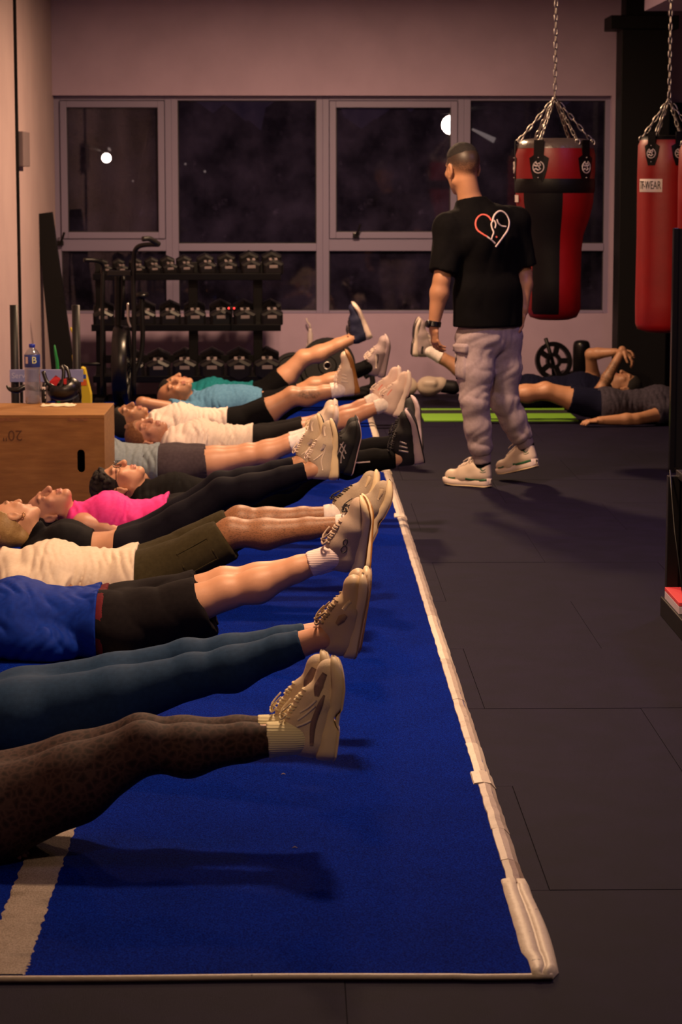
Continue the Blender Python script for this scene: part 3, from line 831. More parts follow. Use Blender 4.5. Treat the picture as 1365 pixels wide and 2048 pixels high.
def run_chain(root, a, b, o0):
    a, b = V(a), V(b); d = b - a; step = .040; n = max(2, int(d.length / step)); q = d.to_track_quat('Z', 'Y')
    for i in range(n):
        o = link(bpy.data.objects.new('chain_link', _link), root)
        o.location = a + d * ((i + .5) / n) - o0; o.rotation_mode = 'QUATERNION'
        from mathutils import Quaternion
        o.rotation_quaternion = q @ Quaternion((0, 0, 1), (math.pi / 2 if i % 2 else 0) + .2)
        o.scale = (1, 1, d.length / n / step)
def bag_logo(root, c, ang, r, z, sc, name_root):
    """black strap with a round white bird-like emblem, on the bag's side at angle ang"""
    def on(u, w, off):     # u around, w up
        a = ang + u / r
        return V((c[0] + (r + off) * math.sin(a), c[1] - (r + off) * math.cos(a), z + w))
    shape = [(-.030, .15), (.030, .15), (.032, .062), (.062, .045), (.050, -.03), (.028, -.095), (-.028, -.095), (-.050, -.03), (-.062, .045), (-.032, .062)]
    mb = MB(); vs = [on(x * sc, y * sc, .006) for x, y in shape] + [on(x * sc, y * sc, -.002) for x, y in shape]; n = len(shape)
    mb.add(vs, [tuple(range(n))[::-1]] + [(i, (i + 1) % n, n + (i + 1) % n, n + i) for i in range(n)])
    st = mb.build('strap', M_bagblk, root)
    def ring(pts, w): 
        e = MB(); P_ = [on(x * sc, y * sc, .008) for x, y in pts]; e.tube(P_, w * sc, 5); e.build('emblem', M_badge, st)
    ring([(.034 * math.cos(t), -.008 + .034 * math.sin(t)) for t in [math.radians(-250 + 320 * i / 18) for i in range(19)]], .0034)
    ring([(-.020, .022), (-.006, .010), (.008, .016), (.014, .004), (.002, -.006), (.014, -.018), (.0, -.026), (-.014, -.016), (-.024, -.022)], .0046)
    ring([(-.026, .004), (-.012, -.002), (.0, .002)], .005)
    ring([(0, .046), (0, .050)], .004); ring([(0, -.066), (0, -.070)], .004)
    return st
def lathe_sector(mb, prof, a0, a1, c, n=18):
    """prof (r, z); angles measured from the camera side (-y), growing to the right"""
    m = n + 1; vs = []
    for r, z in prof:
        for k in range(m):
            a = a0 + (a1 - a0) * k / n; vs.append((c[0] + r * math.sin(a), c[1] - r * math.cos(a), z))
    fs = [(i * m + k, i * m + k + 1, (i + 1) * m + k + 1, (i + 1) * m + k) for i in range(len(prof) - 1) for k in range(n)]
    return mb.add(vs, fs)
def anchor(root, x, y):
    MB().lathe([(.06, ZC - .02), (.06, ZC)], 14, T(x, y, 0)).build('ceiling_plate', M_blackm, root)
# short angle bag
YG = 14.45
c = P(1110, 400, YG); zp = lambda py: P(1110, py, YG).z; pr = lambda px: px * (P(1111, 400, YG).x - P(1110, 400, YG).x)
b1 = empty('punching_bag', (c.x, YG, zp(637)), 'short red and black angled punching bag hanging beside the standing coach', 'punching bag')
R1, R2 = pr(80), pr(55)
up_ = [(R1 * .985, zp(358)), (R1, zp(345)), (R1, zp(310)), (R1 * .96, zp(297))]
lathe_sector(MB(), up_, -math.pi, math.pi, c, 40).build('upper_panel', M_red, b1, smooth=True)
MB().lathe([(R1 * .975, zp(386)), (R1 * 1.0, zp(382)), (R1 * 1.005, zp(362)), (R1 * .985, zp(357))], 40, T(c.x, c.y, 0), cap=False).build('band', M_bagblk, b1, smooth=True)
MB().lathe([(R1 * .965, zp(297)), (R1 * .94, zp(288)), (R1 * .86, zp(280)), (R1 * .6, zp(277)), (.01, zp(276))], 40, T(c.x, c.y, 0), cap=False).build('top_cover', M_bagdull, b1, smooth=True)
low = [(R2 * .90, zp(628)), (R2, zp(618)), (R2 * .985, zp(560)), (R2, zp(500)), (R2 * 1.06, zp(470)), (R1 * .88, zp(435)), (R1 * .96, zp(405)), (R1 * .975, zp(384))]
for nm, a0, a1, m in (('red_panel', -180, -58, M_red), ('black_panel', -58, 6, M_bagblk), ('red_panel', 6, 112, M_red), ('black_panel', 112, 180, M_bagblk)):
    lathe_sector(MB(), low, math.radians(a0), math.radians(a1), c, 14).build(nm, m, b1, smooth=True)
MB().lathe([(.01, zp(640)), (R2 * .55, zp(639)), (R2 * .85, zp(634)), (R2 * .92, zp(627))], 36, T(c.x, c.y, 0), cap=False).build('bottom_cap', M_red, b1, smooth=True)
a_ = -.50
wl = lathe_sector(MB(), [(R1 * .995, zp(404)), (R1 * 1.0, zp(390))], math.radians(-88), math.radians(-70), c, 4).build('side_label', M_badge, b1, smooth=True)
for ang in (-1.62, -.52, .76, 1.9, 3.0): bag_logo(b1, c, ang, R1 * .985, zp(332), 1.0, b1)
apex = V((c.x - .005, c.y, zp(195)))
o0 = b1.location
for k in range(6):
    a = -.52 + k * math.pi / 3; run_chain(b1, apex, (c.x + R1 * .92 * math.sin(a), c.y - R1 * .92 * math.cos(a), zp(283)), o0)
    MB().tube([V((c.x + R1 * .93 * math.sin(a) + .014 * math.cos(t), c.y - R1 * .93 * math.cos(a), zp(285) + .018 * math.sin(t))) for t in [j * 2 * math.pi / 10 for j in range(10)]], .004, 5, closed=True).build('ring', M_chain, b1, smooth=True)
run_chain(b1, apex, (c.x, c.y, ZC - .02), o0); anchor(b1, c.x, c.y)
# long red bags
def long_bag(px, ptop, pbot, rpx, Y, label, logos, textlab):
    c = P(px, 400, Y); zp = lambda py: P(px, py, Y).z; r = rpx * (P(px + 1, 400, Y).x - c.x)
    b = empty('punching_bag', (c.x, Y, zp(pbot)), label, 'punching bag')
    MB().lathe([(.01, zp(pbot)), (r * .6, zp(pbot - 1)), (r * .92, zp(pbot - 7)), (r * .985, zp(pbot - 18)), (r, zp(pbot - 60)), (r * .985, zp((ptop + pbot) / 2)), (r, zp(ptop + 70)), (r * .985, zp(ptop + 12)), (r * .90, zp(ptop))], 40, T(c.x, c.y, 0), cap=False).build('body', M_red, b, smooth=True)
    MB().lathe([(r * .91, zp(ptop + 1)), (r * .86, zp(ptop - 6)), (r * .5, zp(ptop - 8)), (.01, zp(ptop - 8))], 40, T(c.x, c.y, 0), cap=False).build('top_cover', M_bagblk, b, smooth=True)
    for ang in logos: bag_logo(b, c, ang, r * .985, zp(ptop + 26), .82, b)
    ap = V((c.x, c.y, zp(ptop - 82)))
    for k in range(6):
        a = logos[0] + k * math.pi / 3; run_chain(b, ap, (c.x + r * .86 * math.sin(a), c.y - r * .86 * math.cos(a), zp(ptop - 2)), b.location)
        MB().tube([V((c.x + r * .88 * math.sin(a) + .014 * math.cos(t), c.y - r * .88 * math.cos(a), zp(ptop - 1) + .018 * math.sin(t))) for t in [j * 2 * math.pi / 10 for j in range(10)]], .004, 5, closed=True).build('ring', M_chain, b, smooth=True)
    run_chain(b, ap, (c.x, c.y, ZC - .02), b.location); anchor(b, c.x, c.y)
    if textlab:
        z0_, z1_ = zp(384), zp(358); a0, a1 = -1.28, -.33
        pl = lathe_sector(MB(), [(r * 1.0, z0_), (r * 1.006, z0_ + .002), (r * 1.006, z1_ - .002), (r * 1.0, z1_)], a0, a1, c, 10).build('brand_label', M_badge, b, smooth=True)
        me = text_mesh('TF-WEAR', .085, .0008)
        am = (a0 + a1) / 2; wv = max(v.co.x for v in me.vertices); hv_ = max(v.co.y for v in me.vertices)
        for v in me.vertices:
            a = am + v.co.x / wv * (a1 - a0) * .46; rr = r * 1.012 + v.co.z
            zz = (z0_ + z1_) / 2 + v.co.y / hv_ * (z1_ - z0_) * .34
            v.co = V((c.x + rr * math.sin(a), c.y - rr * math.cos(a), zz)) - b.location
        me.materials.append(M_bagblk); link(bpy.data.objects.new('lettering', me), b)
    return b
long_bag(1336, 279, 665, 61, 14.65, 'long red punching bag with a white letter label', (-.72, .22), True)
long_bag(1421, 288, 690, 64, 14.1, 'red punching bag cut off by the right edge of the view', (-.9, .2), False)

# ------------------------------------------------------------------ black column, dark panel and shelf on the right
YCOL = 18.3
cx0, cx1 = P(1240, 400, YCOL).x, P(1338, 400, YCOL).x; cz = P(1270, 58, YCOL).z; cz2 = P(1270, 31, YCOL).z
col = empty('column', ((cx0 + cx1) / 2, YCOL + .15, 0), 'black square column with a wider cap behind the punching bags', 'column')
MB().box((cx0, YCOL, 0), (cx1, YCOL + .32, cz), bev=.006).build('shaft', M_black, col)
MB().box((cx0 - .09, YCOL - .04, cz), (cx1 + .05, YCOL + .36, cz2), bev=.006).build('capital', M_black, col)
MB().box((cx0 + .03, YCOL + .02, cz2), (cx1 - .03, YCOL + .3, ZC - .001)).build('neck', M_black, col)
px0 = P(1238, 400, YW - .05).x
tag(MB().box((px0, YW - .06, 0), (XR - .01, YW - .004, P(1300, 205, YW - .06).z), bev=.004).build('wall_panel', M_black), 'tall black wall panel behind the column', 'panel')
# black partition standing before the long bag
YS = 13.75
sx = P(1346, 600, YS).x; zt_ = P(1346, 456, YS).z
pt0 = empty('partition', (sx + .4, YS, 0), 'tall black partition in front of the long red punching bag', 'partition')
MB().box((sx, YS, .0), (sx + .03, YS + .05, zt_), bev=.003).build('post', M_black_satin, pt0)
MB().box((sx + .03, YS + .01, .03), (sx + 1.2, YS + .04, zt_ - .004)).build('panel', M_black, pt0)
MB().box((sx + .05, YS - .2, 0), (sx + 1.1, YS + .25, .03), bev=.004).build('foot', M_blackm, pt0)
# low black rack at the right edge
b0 = G(1321, 1231); YL = b0.y; xl = b0.x
zr = P(1340, 939, YL).z
lr = empty('low_rack', (xl + .35, YL - .8, 0), 'low black storage rack at the right edge of the view', 'rack')
MB().box((xl, YL - 2.2, 0), (xl + .7, YL, .075), bev=.004).build('plinth', M_blackm, lr)
MB().box((xl + .015, YL - .05, .075), (xl + .06, YL - .005, zr - .02), bev=.003).build('post', M_blackm, lr)
MB().box((xl + .015, YL - 1.6, .075), (xl + .06, YL - 1.55, zr - .02), bev=.003).build('post', M_blackm, lr)
MB().box((xl + .05, YL - 1.9, zr - .03), (xl + .7, YL - .003, zr), bev=.004).build('top_board', M_blackm, lr)
MB().box((xl + .06, YL - .04, .075), (xl + .7, YL - .01, zr - .03)).build('end_panel', M_black, lr)
MB().box((xl + .09, YL - 1.9, .10), (xl + .12, YL - .05, zr - .03)).build('inner_panel', M_black, lr)
MB().tube([P(1341, 940, YL - .06), P(1350, 1060, YL - .16), V((xl + .03, YL - .42, .078))], .003, 8).build('brace', M_blackm, lr, smooth=True)
M_redbox = mat('pink_red_card', lin((206, 60, 74)), .6); M_whitebox = mat('lavender_white_card', lin((186, 172, 190)), .6)
bxr = empty('carton', (xl + .05, YL - .2, .075), 'pink and white flat carton on the bottom of the low black rack', 'box')
MB().box((xl + .008, YL - .40, .0755), (xl + .085, YL - .055, .105), bev=.002).build('lower_card', M_whitebox, bxr)
MB().box((xl + .008, YL - .40, .1055), (xl + .085, YL - .055, .120), bev=.002).build('lid', M_redbox, bxr)

# ------------------------------------------------------------------ lime green mat
M_lime = mat('lime_mat', (.16, .36, .02), .6, bump=(200, .2, .002)); M_matblk = mat('black_mat', (.005, .004, .0055), .8, bump=(200, .3, .002))
gx0, gx1 = G(846, 838).x, G(1152, 838).x; y0, y1, y2, y3 = Yz(842, .008), Yz(828, .008), Yz(821, .008), Yz(818, .008)
mt = empty('exercise_mat', ((gx0 + gx1) / 2, y0, 0), 'black exercise mat with lime green bands near the window wall', 'mat')
MB().box((gx0, y1, .0005), (gx1, y2, .010), bev=.002).build('mat_top', M_matblk, mt)
MB().box((gx0, y0, .0005), (gx1, y1, .0105), bev=.002).build('green_band', M_lime, mt)
MB().box((gx0, y2, .0005), (gx1, y3, .0105), bev=.002).build('green_band', M_lime, mt)

# ------------------------------------------------------------------ things by the window wall
M_rubblk = mat('black_rubber', (.005, .0045, .0055), .5, bump=(120, .2, .002))
M_facet = mat('dumbbell_rubber', (.006, .0052, .0066), .42, bump=(180, .2, .002))
M_num_highlight = mat('grey_number_highlight', lin((126, 114, 116)), .6)
def plate(name, c, r, w, axis, label, cat='weight plate', m=None, holes=True):
    root = empty(name, c, label, cat)
    q = V(axis).to_track_quat('Z', 'Y').to_matrix().to_4x4(); M4 = Matrix.Translation(V(c)) @ q
    MB().lathe([(r * .14, -w / 2), (r * .30, -w / 2), (r * .34, -w * .3), (r * .80, -w * .3), (r * .84, -w / 2), (r * .97, -w / 2), (r, -w * .35), (r, w * .35), (r * .97, w / 2), (r * .84, w / 2), (r * .80, w * .3), (r * .34, w * .3), (r * .30, w / 2), (r * .14, w / 2), (r * .14, -w / 2)], 32, M4, cap=False).build('disc', m or M_rubblk, root, angle=.5)
    MB().lathe([(r * .10, -w * .52), (r * .15, -w * .52), (r * .15, w * .52), (r * .10, w * .52), (r * .10, -w * .52)], 20, M4, cap=False).build('hub', Z_hub, root, smooth=True)
    return root
yw_ = YW - .16
p = P(586, 715, yw_); plate('weight_plate', (p.x, yw_ + .02, .175), .165, .05, (.1, -1, .12), 'black weight plate leaning on the window wall beside the dumbbell rack')
p = P(640, 700, yw_); plate('weight_plate', (p.x + .06, yw_ - .0, .235), .22, .06, (-.05, -1, .10), 'larger black weight plate leaning below the window post')
p = P(1041, 735, yw_); r = .055
def chrome_dumbbell(px, ax, label, Y):
    c = P(px, 742, Y); root = empty('chrome_dumbbell', (c.x, Y, 0), label, 'dumbbell'); M4 = Matrix.Translation(V((c.x, Y, .088))) @ R(ax, 'Z') @ R(math.pi / 2, 'Y')
    for z in (-.10, .07): MB().lathe([(.02, z - .02), (.078, z - .015), (.086, z), (.086, z + .02), (.078, z + .035), (.02, z + .04)], 28, M4).build('head', Z_chr2, root, angle=.6)
    MB().lathe([(.014, -.1), (.018, -.02), (.018, .02), (.014, .1)], 14, M4, cap=False).build('handle', Z_chr2, root, smooth=True)
Z_chr2 = mat('dark_chrome', (.35, .32, .32), .18, 1.0)
chrome_dumbbell(1036, .35, 'chrome dumbbell half hidden behind the coach by the window wall', YW - .35)
chrome_dumbbell(1084, .5, 'chrome dumbbell in front of the spoked weight plate', YW - .42)
# plate with grip holes leaning over a post stand
pc = P(1108, 722, YW - .3); rt = empty('grip_plate', (pc.x, pc.y, 0), 'black weight plate with grip holes resting on a short post stand', 'weight plate')
mb = MB(); M4 = Matrix.Translation(V((pc.x, pc.y, pc.z))) @ V((.25, -1, .25)).to_track_quat('Z', 'Y').to_matrix().to_4x4()
n = 36
for (r0, r1) in ((.035, .062), (.115, .150)):
    mb.lathe([(r0, -.014), (r1, -.016), (r1, .016), (r0, .014), (r0, -.014)], n, M4, cap=False)
mb.build('rim', M_black_satin, rt, angle=.6)
for k in range(5):
    a = k * 2 * math.pi / 5; MB().box((.055, -.022, -.010), (.12, .022, .010), M4 @ R(a, 'Z'), bev=.004).build('spoke', M_black_satin, rt)
MB().tube([(pc.x + .02, pc.y + .06, .02), (pc.x, pc.y + .04, pc.z - .02), (pc.x - .065, pc.y - .02, pc.z + .175)], .016, 10).build('post', M_blackm, rt, smooth=True)
MB().box((pc.x - .12, pc.y - .06, 0), (pc.x + .14, pc.y + .16, .03), bev=.006).build('foot', M_blackm, rt)
for k, dx in enumerate((.10, .17)):
    plate('weight_plate', (pc.x + dx, YW - .22 - .03 * k, .105), .10, .035, (.75, -.6, .05), ['small black plate standing just right of the grip plate', 'small black plate standing next to the foam roller'][k], m=M_black_satin)
pr_ = P(1163, 760, YW - .32); rr = .067; zt = P(1163, 681, YW - .32).z
fr = empty('foam_roller', (pr_.x, YW - .32, 0), 'black upright foam roller by the window wall', 'foam roller')
MB().lathe([(rr * .5, 0), (rr, .004), (rr, zt - .05), (rr * .97, zt - .03), (rr * .86, zt - .01), (rr * .6, zt), (.01, zt + .004)], 28, T(pr_.x, YW - .32, 0)).build('roll', M_black_satin, fr, smooth=True)
MB().lathe([(rr * 1.005, .04), (rr * 1.012, .05), (rr * 1.005, .06)], 28, T(pr_.x, YW - .32, 0), cap=False).build('end_band', M_rubblk, fr, smooth=True)
# white hooked pipe by the window post
pp = P(621, 700, YW - .06); pt = P(621, 662, YW - .06)
wp = empty('hooked_pipe', (pp.x, pp.y, pp.z), 'white pipe with a hooked top fixed beside the window post', 'pipe')
M_pvc = mat('white_plastic', lin((206, 188, 186)), .4)
MB().lathe([(.020, 0), (.022, .01), (.022, pt.z - pp.z - .02), (.014, pt.z - pp.z), (.014, pt.z - pp.z + .02)], 16, T(pp.x, pp.y, pp.z)).build('tube', M_pvc, wp, smooth=True)
MB().tube([(pp.x, pp.y, pt.z + .01), (pp.x - .004, pp.y, pt.z + .05), (pp.x - .025, pp.y, pt.z + .075), (pp.x - .03, pp.y, pt.z + .10)], [.010, .009, .007, .005], 8).build('hook', M_pvc, wp, smooth=True)
MB().box((pp.x - .03, pp.y, pp.z + .02), (pp.x + .03, YW - .001, pp.z + .05)).build('bracket', M_pvc, wp)
MB().tube([(pp.x, pp.y, pp.z), (pp.x, pp.y, .002)], .012, 8).build('down_pipe', M_pvc, wp, smooth=True)
# battle rope heap and its loop
rp = empty('battle_rope', tuple(G(670, 800)), 'black battle rope heaped on the floor by the window wall', 'rope')
M_rope = mat('black_rope', (.004, .0037, .005), .85, bump=(90, .8, .01))
yr = YW - .52; xa, xb = P(600, 790, yr).x, P(735, 790, yr).x; pts = []
for i in range(150):
    t = i / 149; x = xa + (xb - xa) * (.5 + .5 * math.sin(t * 21)); y = yr + .16 * math.sin(t * 13 + 1) + .05 * math.sin(t * 37); z = .022 + .085 * t * (.5 + .5 * math.sin(t * 17 + 2)); pts.append((x, y, z))
lp = P(738, 790, yr); hh = P(738, 748, yr).z
pts += [(lp.x + .01, yr, .10), (lp.x + .03, yr, hh * .7), (lp.x + .015, yr, hh), (lp.x - .03, yr - .02, hh * .9)]
MB().tube([V(q) for q in smooth_path(pts, 420)], .021, 8).build('rope', M_rope, rp, smooth=True)
# white boxing gloves on the floor
M_glove = mat('white_glove', lin((214, 196, 178)), .45, bump=(14, .3, .01)); M_gblk = mat('glove_cuff', lin((24, 22, 25)), .5)
def glove(px, py, rz, label):
    Y = YW - .30; c = P(px, py, Y); b = A((c.x, Y, .085)); d = A((math.cos(rz), math.sin(rz) * .6, 0)); s_ = A((-d[1], d[0], 0))
    root = empty('boxing_glove', (c.x, Y, 0), label, 'boxing glove', 'white boxing gloves by the wall')
    v, f = sdf_mesh([ell(b + d * -.04, (.085, .075, .078), None, .03), cone(b, b + d * .06 + A((0, 0, .015)), .066, .058, .03), cone(b + s_ * -.06 + A((0, 0, .03)), b + s_ * -.055 + d * -.06 + A((0, 0, .03)), .028, .024, .02)], .008, floor=.002)
    mesh_obj('mitt', v, f, M_glove, root)
    v, f = sdf_mesh([cone(b + d * .085 + A((0, 0, .0)), b + d * .16 - A((0, 0, .01)), .052, .056, .02)], .008, floor=.002); mesh_obj('cuff', v, f, M_gblk, root)
glove(866, 768, .1, 'white boxing glove lying right of the pale trainers by the wall'); glove(805, 770, 2.6, 'white boxing glove mostly hidden behind the coral laced trainers')

# ------------------------------------------------------------------ dumbbell rack
YR = YW - .95
rk = lambda px: P(px, 600, YR).x
rack = empty('dumbbell_rack', (rk(375), YR + .2, 0), 'black three tier dumbbell rack under the windows', 'rack')
tiers = []
for i, (py, x0, x1) in enumerate(((553, 186, 562), (655, 182, 562), (758, 184, 562))):
    z = P(400, py, YR).z; tiers.append(z)
    tilt = T(0, YR, z) @ R(math.radians(14), 'X')
    MB().box((rk(x0), 0, -.030), (rk(x1), .012, .022), tilt, bev=.003).build('shelf_lip', M_blackm, rack)
    MB().box((rk(x0), 0, -.030), (rk(x1), .34, -.020), tilt, bev=.003).build('shelf', M_blackm, rack)
for px in (196, 384, 515):
    x = rk(px); w = .035
    MB().box((x - w, YR + .20, .0), (x + w, YR + .26, tiers[0] + .10), bev=.004).build('upright', M_blackm, rack)
for px in (196, 515):
    x = rk(px); MB().box((x - .035, YR - .05, 0), (x + .035, YR + .45, .05), bev=.004).build('foot', M_blackm, rack)
MB().box((rk(196), YR + .21, .30), (rk(515), YR + .25, .36), bev=.003).build('cross_beam', M_blackm, rack)
def dumbbell(px, tier, size, label, tw=0.0):
    s = size; root = empty('dumbbell', (0, 0, 0), label, 'dumbbell', 'hex dumbbells on the rack')
    def head(y0, y1):
        rs_ = [(.74, y0), (.96, y0 + .012 * s), (1.0, y0 + .03 * s), (1.0, y1 - .03 * s), (.96, y1 - .012 * s), (.74, y1)]
        vs = []; n = 6
        for r, y in rs_:
            for k in range(n): a = math.pi / 6 + k * math.pi / 3; vs.append((r * .066 * s * math.cos(a) * 1.12, y, r * .066 * s * math.sin(a)))
        fs = [tuple(range(6)), tuple(range(30, 36))[::-1]] + [(i * 6 + k, (i + 1) * 6 + k, (i + 1) * 6 + (k + 1) % 6, i * 6 + (k + 1) % 6) for i in range(5) for k in range(6)]
        return MB().add(vs, fs)
    L = .085 * s + .05
    for nm, a, b in (('head', -L, -L + .075 * s), ('head', L - .075 * s, L)): head(a, b).build(nm, M_facet, root, local=True)
    MB().tube([(0, -L + .05 * s, 0), (0, -.03, 0), (0, 0, 0), (0, .03, 0), (0, L - .05 * s, 0)], [.013, .014, .017, .014, .013], 10).build('handle', Z_hub, root, smooth=True, local=True)
    MB().box((-.026 * s, -L - .001, .010 * s), (.026 * s, -L + .004, .030 * s), bev=.0015).build('number_plate', M_num_highlight, root, local=True)
    MB().box((-.026 * s, -L + .012 * s, .0655 * s * .866), (.026 * s, -L + .055 * s, .0665 * s * .866 + .004)).build('top_highlight', M_num_highlight, root, local=True)  # pale plate stands in for overhead light on the top facet
    z = tiers[tier]; M4 = T(rk(px), YR, z) @ R(math.radians(14), 'X') @ T(0, .17, -.020 + .0655 * s * .866) @ R(tw, 'Z')
    root.matrix_world = M4
    return root
ordn = ['first', 'second', 'third', 'fourth', 'fifth', 'sixth', 'seventh', 'eighth', 'ninth', 'tenth']
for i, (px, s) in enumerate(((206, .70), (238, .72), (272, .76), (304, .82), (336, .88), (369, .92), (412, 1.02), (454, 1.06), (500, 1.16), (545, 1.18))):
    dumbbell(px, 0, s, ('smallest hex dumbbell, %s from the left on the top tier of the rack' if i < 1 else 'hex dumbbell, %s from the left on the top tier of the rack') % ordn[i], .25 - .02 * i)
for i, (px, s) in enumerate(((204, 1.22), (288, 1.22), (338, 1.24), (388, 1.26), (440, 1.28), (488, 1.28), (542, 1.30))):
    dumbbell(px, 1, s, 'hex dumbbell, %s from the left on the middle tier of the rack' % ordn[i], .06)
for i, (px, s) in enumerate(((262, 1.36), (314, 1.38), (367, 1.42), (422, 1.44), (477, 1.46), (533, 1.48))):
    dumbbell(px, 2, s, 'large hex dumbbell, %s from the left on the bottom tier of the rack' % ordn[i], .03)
M_led = mat('red_led', (1, .05, .05), .5, emit=((1, .03, .03), 3))
pl = P(464, 616, YR - .02)
led = MB(); led.box((pl.x - .035, YR - .055, pl.z - .012), (pl.x + .035, YR - .03, pl.z + .012), bev=.004)
ld = led.build('timer_box', M_blackm); tag(ld, 'tiny black box with two red lights on the rack', 'timer')
for dx in (-.022, .018): MB().lathe([(.001, .003), (.006, .002), (.007, 0)], 10, Matrix.Translation((pl.x + dx, YR - .056, pl.z)) @ R(math.pi / 2, 'X')).build('light', M_led, ld)
MB().tube([(pl.x, YR - .035, pl.z - .01), (pl.x, YR - .02, tiers[1] + .01)], .006, 6).build('clip', M_blackm, ld)

# ------------------------------------------------------------------ fan bike
YK = 17.15
k = lambda px, py, dy=0.0: P(px, py, YK + dy)
bike = empty('fan_bike', (k(243, 700).x, YK + .3, 0), 'black fan bike with curved handle bars in front of the dumbbell rack', 'exercise bike')
tb = lambda nm, pts, r, m=M_blackm: MB().tube([V(q) for q in (smooth_path(pts, 6 * len(pts)) if len(pts) > 2 else pts)], r, 10).build(nm, m, bike, smooth=True)
kc = k(241, 712); rw = .27
Mw = Matrix.Translation(V((kc.x, YK + .12, .36))) @ R(math.pi / 2, 'Y')
MB().lathe([(rw, -.055), (rw + .012, -.045), (rw + .016, 0), (rw + .012, .045), (rw, .055), (rw - .02, .03), (rw - .02, -.03), (rw, -.055)], 44, Mw, cap=False).build('fan_rim', M_black_satin, bike, smooth=True)
for z in (-.05, .05):
    for j in range(18):
        a = j * 2 * math.pi / 18; MB().tube([Mw @ V((.05 * math.cos(a), .05 * math.sin(a), z * 1.3)), Mw @ V((rw * math.cos(a), rw * math.sin(a), z))], .0035, 5).build('cage_wire', M_blackm, bike)
for j in range(8):
    a = j * 2 * math.pi / 8; MB().box((.05, -.004, -.03), (rw - .03, .004, .03), Mw @ R(a, 'Z') @ R(.4, 'X')).build('fan_blade', M_blackm, bike)
MB().lathe([(.001, -.08), (.06, -.075), (.06, .075), (.001, .08)], 20, Mw).build('hub', M_blackm, bike, smooth=True)
tb('handle_bar', [k(268, 790), k(268, 640), k(267, 560), k(268, 515), k(273, 497, -.02), k(288, 490, -.06), k(318, 489, -.10)], .017)
tb('grip', [k(318, 489, -.10), k(300, 478, -.16), k(286, 478, -.20)], .019, M_rubblk)
tb('handle_bar', [k(205, 790), k(205, 640), k(206, 560), k(207, 540), k(203, 526, -.03), k(190, 521, -.08), k(168, 520, -.12)], .015)
tb('frame_post', [k(234, 780, .15), k(236, 640, .15), k(236, 545, .12)], .024); tb('frame_post', [k(246, 640, .1), k(247, 545, .1)], .014)
MB().box((k(215, 548).x, YK - .02, k(215, 552).z), (k(262, 548).x, YK + .06, k(215, 541).z), bev=.006).build('console', M_black_satin, bike)
tb('pedal_arm', [k(256, 606), k(257, 640), k(262, 655)], .010, Z_hub)
MB().lathe([(.001, .02), (.045, .015), (.05, 0), (.04, -.015), (.001, -.02)], 18, Matrix.Translation(k(284, 590, .3)) @ R(.2, 'X')).build('seat', M_black_satin, bike, smooth=True)
tb('seat_post', [k(284, 592, .3), k(284, 700, .3), k(262, 770, .28)], .018)
for dy in (-.12, .42): MB().box((k(205, 780).x, YK + dy - .03, .0), (k(290, 780).x, YK + dy + .03, .05), bev=.008).build('foot', M_blackm, bike)
MB().box((kc.x - .03, YK - .12, .03), (kc.x + .03, YK + .45, .08), bev=.006).build('base_rail', M_blackm, bike)
tb('cross_bar', [k(150, 728, .05), k(205, 728, .0)], .012)

# ------------------------------------------------------------------ leaning plank and sign stand by the left wall
YP = 17.9
a, b, c_, d_ = P(73, 428, YP), P(103, 424, YP), P(152, 772, YP), P(106, 772, YP)
vs = [a, b, c_, d_]; vs = [V(v) for v in vs] + [V(v) + V((0, .10, .0)) for v in vs]
pk_ = MB().add(vs, [(0, 1, 2, 3)[::-1], (4, 5, 6, 7), (0, 4, 5, 1)[::-1], (1, 5, 6, 2)[::-1], (2, 6, 7, 3)[::-1], (3, 7, 4, 0)[::-1]])
e_ = P(158, 815, YP); pk_.add([vs[3], vs[2], V((vs[2].x + .02, YP, 0)), V((vs[3].x + .02, YP, 0)), vs[7], vs[6], V((vs[2].x + .02, YP + .1, 0)), V((vs[3].x + .02, YP + .1, 0))], [(0, 1, 2, 3)[::-1], (4, 5, 6, 7), (0, 4, 7, 3), (1, 5, 6, 2)[::-1], (2, 6, 7, 3)[::-1]])
po = pk_.build('leaning_board', M_black); tag(po, 'long thick black board leaning into the corner by the leftmost window', 'board')
YN = 14.2
st_ = empty('sign_stand', (P(92, 700, YN).x, YN, 0), 'black two post stand with a pale blue sign strip behind the wooden box', 'sign stand')
for px in (29, 153):
    x = P(px, 700, YN).x; MB().tube([(x, YN, 0), (x, YN, .4), (x, YN, P(px, 610, YN).z)], .024, 12).build('post', M_rubblk, st_, smooth=True)
    MB().lathe([(.10, 0), (.10, .012), (.03, .03)], 20, T(x, YN, 0)).build('foot', M_rubblk, st_, smooth=True)
M_sign = mat('pale_blue_card', lin((112, 122, 172)), .55, var=(5, lin((140, 140, 178)), .4, .7))
s0, s1 = P(20, 764, YN - .05), P(166, 739, YN - .05)
sg_ = MB().box((s0.x, YN - .06, s0.z), (s1.x, YN - .03, s1.z), bev=.003).build('sign_strip', M_sign, st_)
me = text_mesh('Serve', .045); me.materials.append(Z_signtxt) if 'Z_signtxt' in globals() else me.materials.append(mat('sign_text', lin((176, 178, 206)), .6))
tx = link(bpy.data.objects.new('lettering', me), sg_); pt_ = P(40, 752, YN - .07); tx.location = V((pt_.x, YN - .061, pt_.z)) - st_.location; tx.rotation_euler = (math.pi / 2, 0, 0)
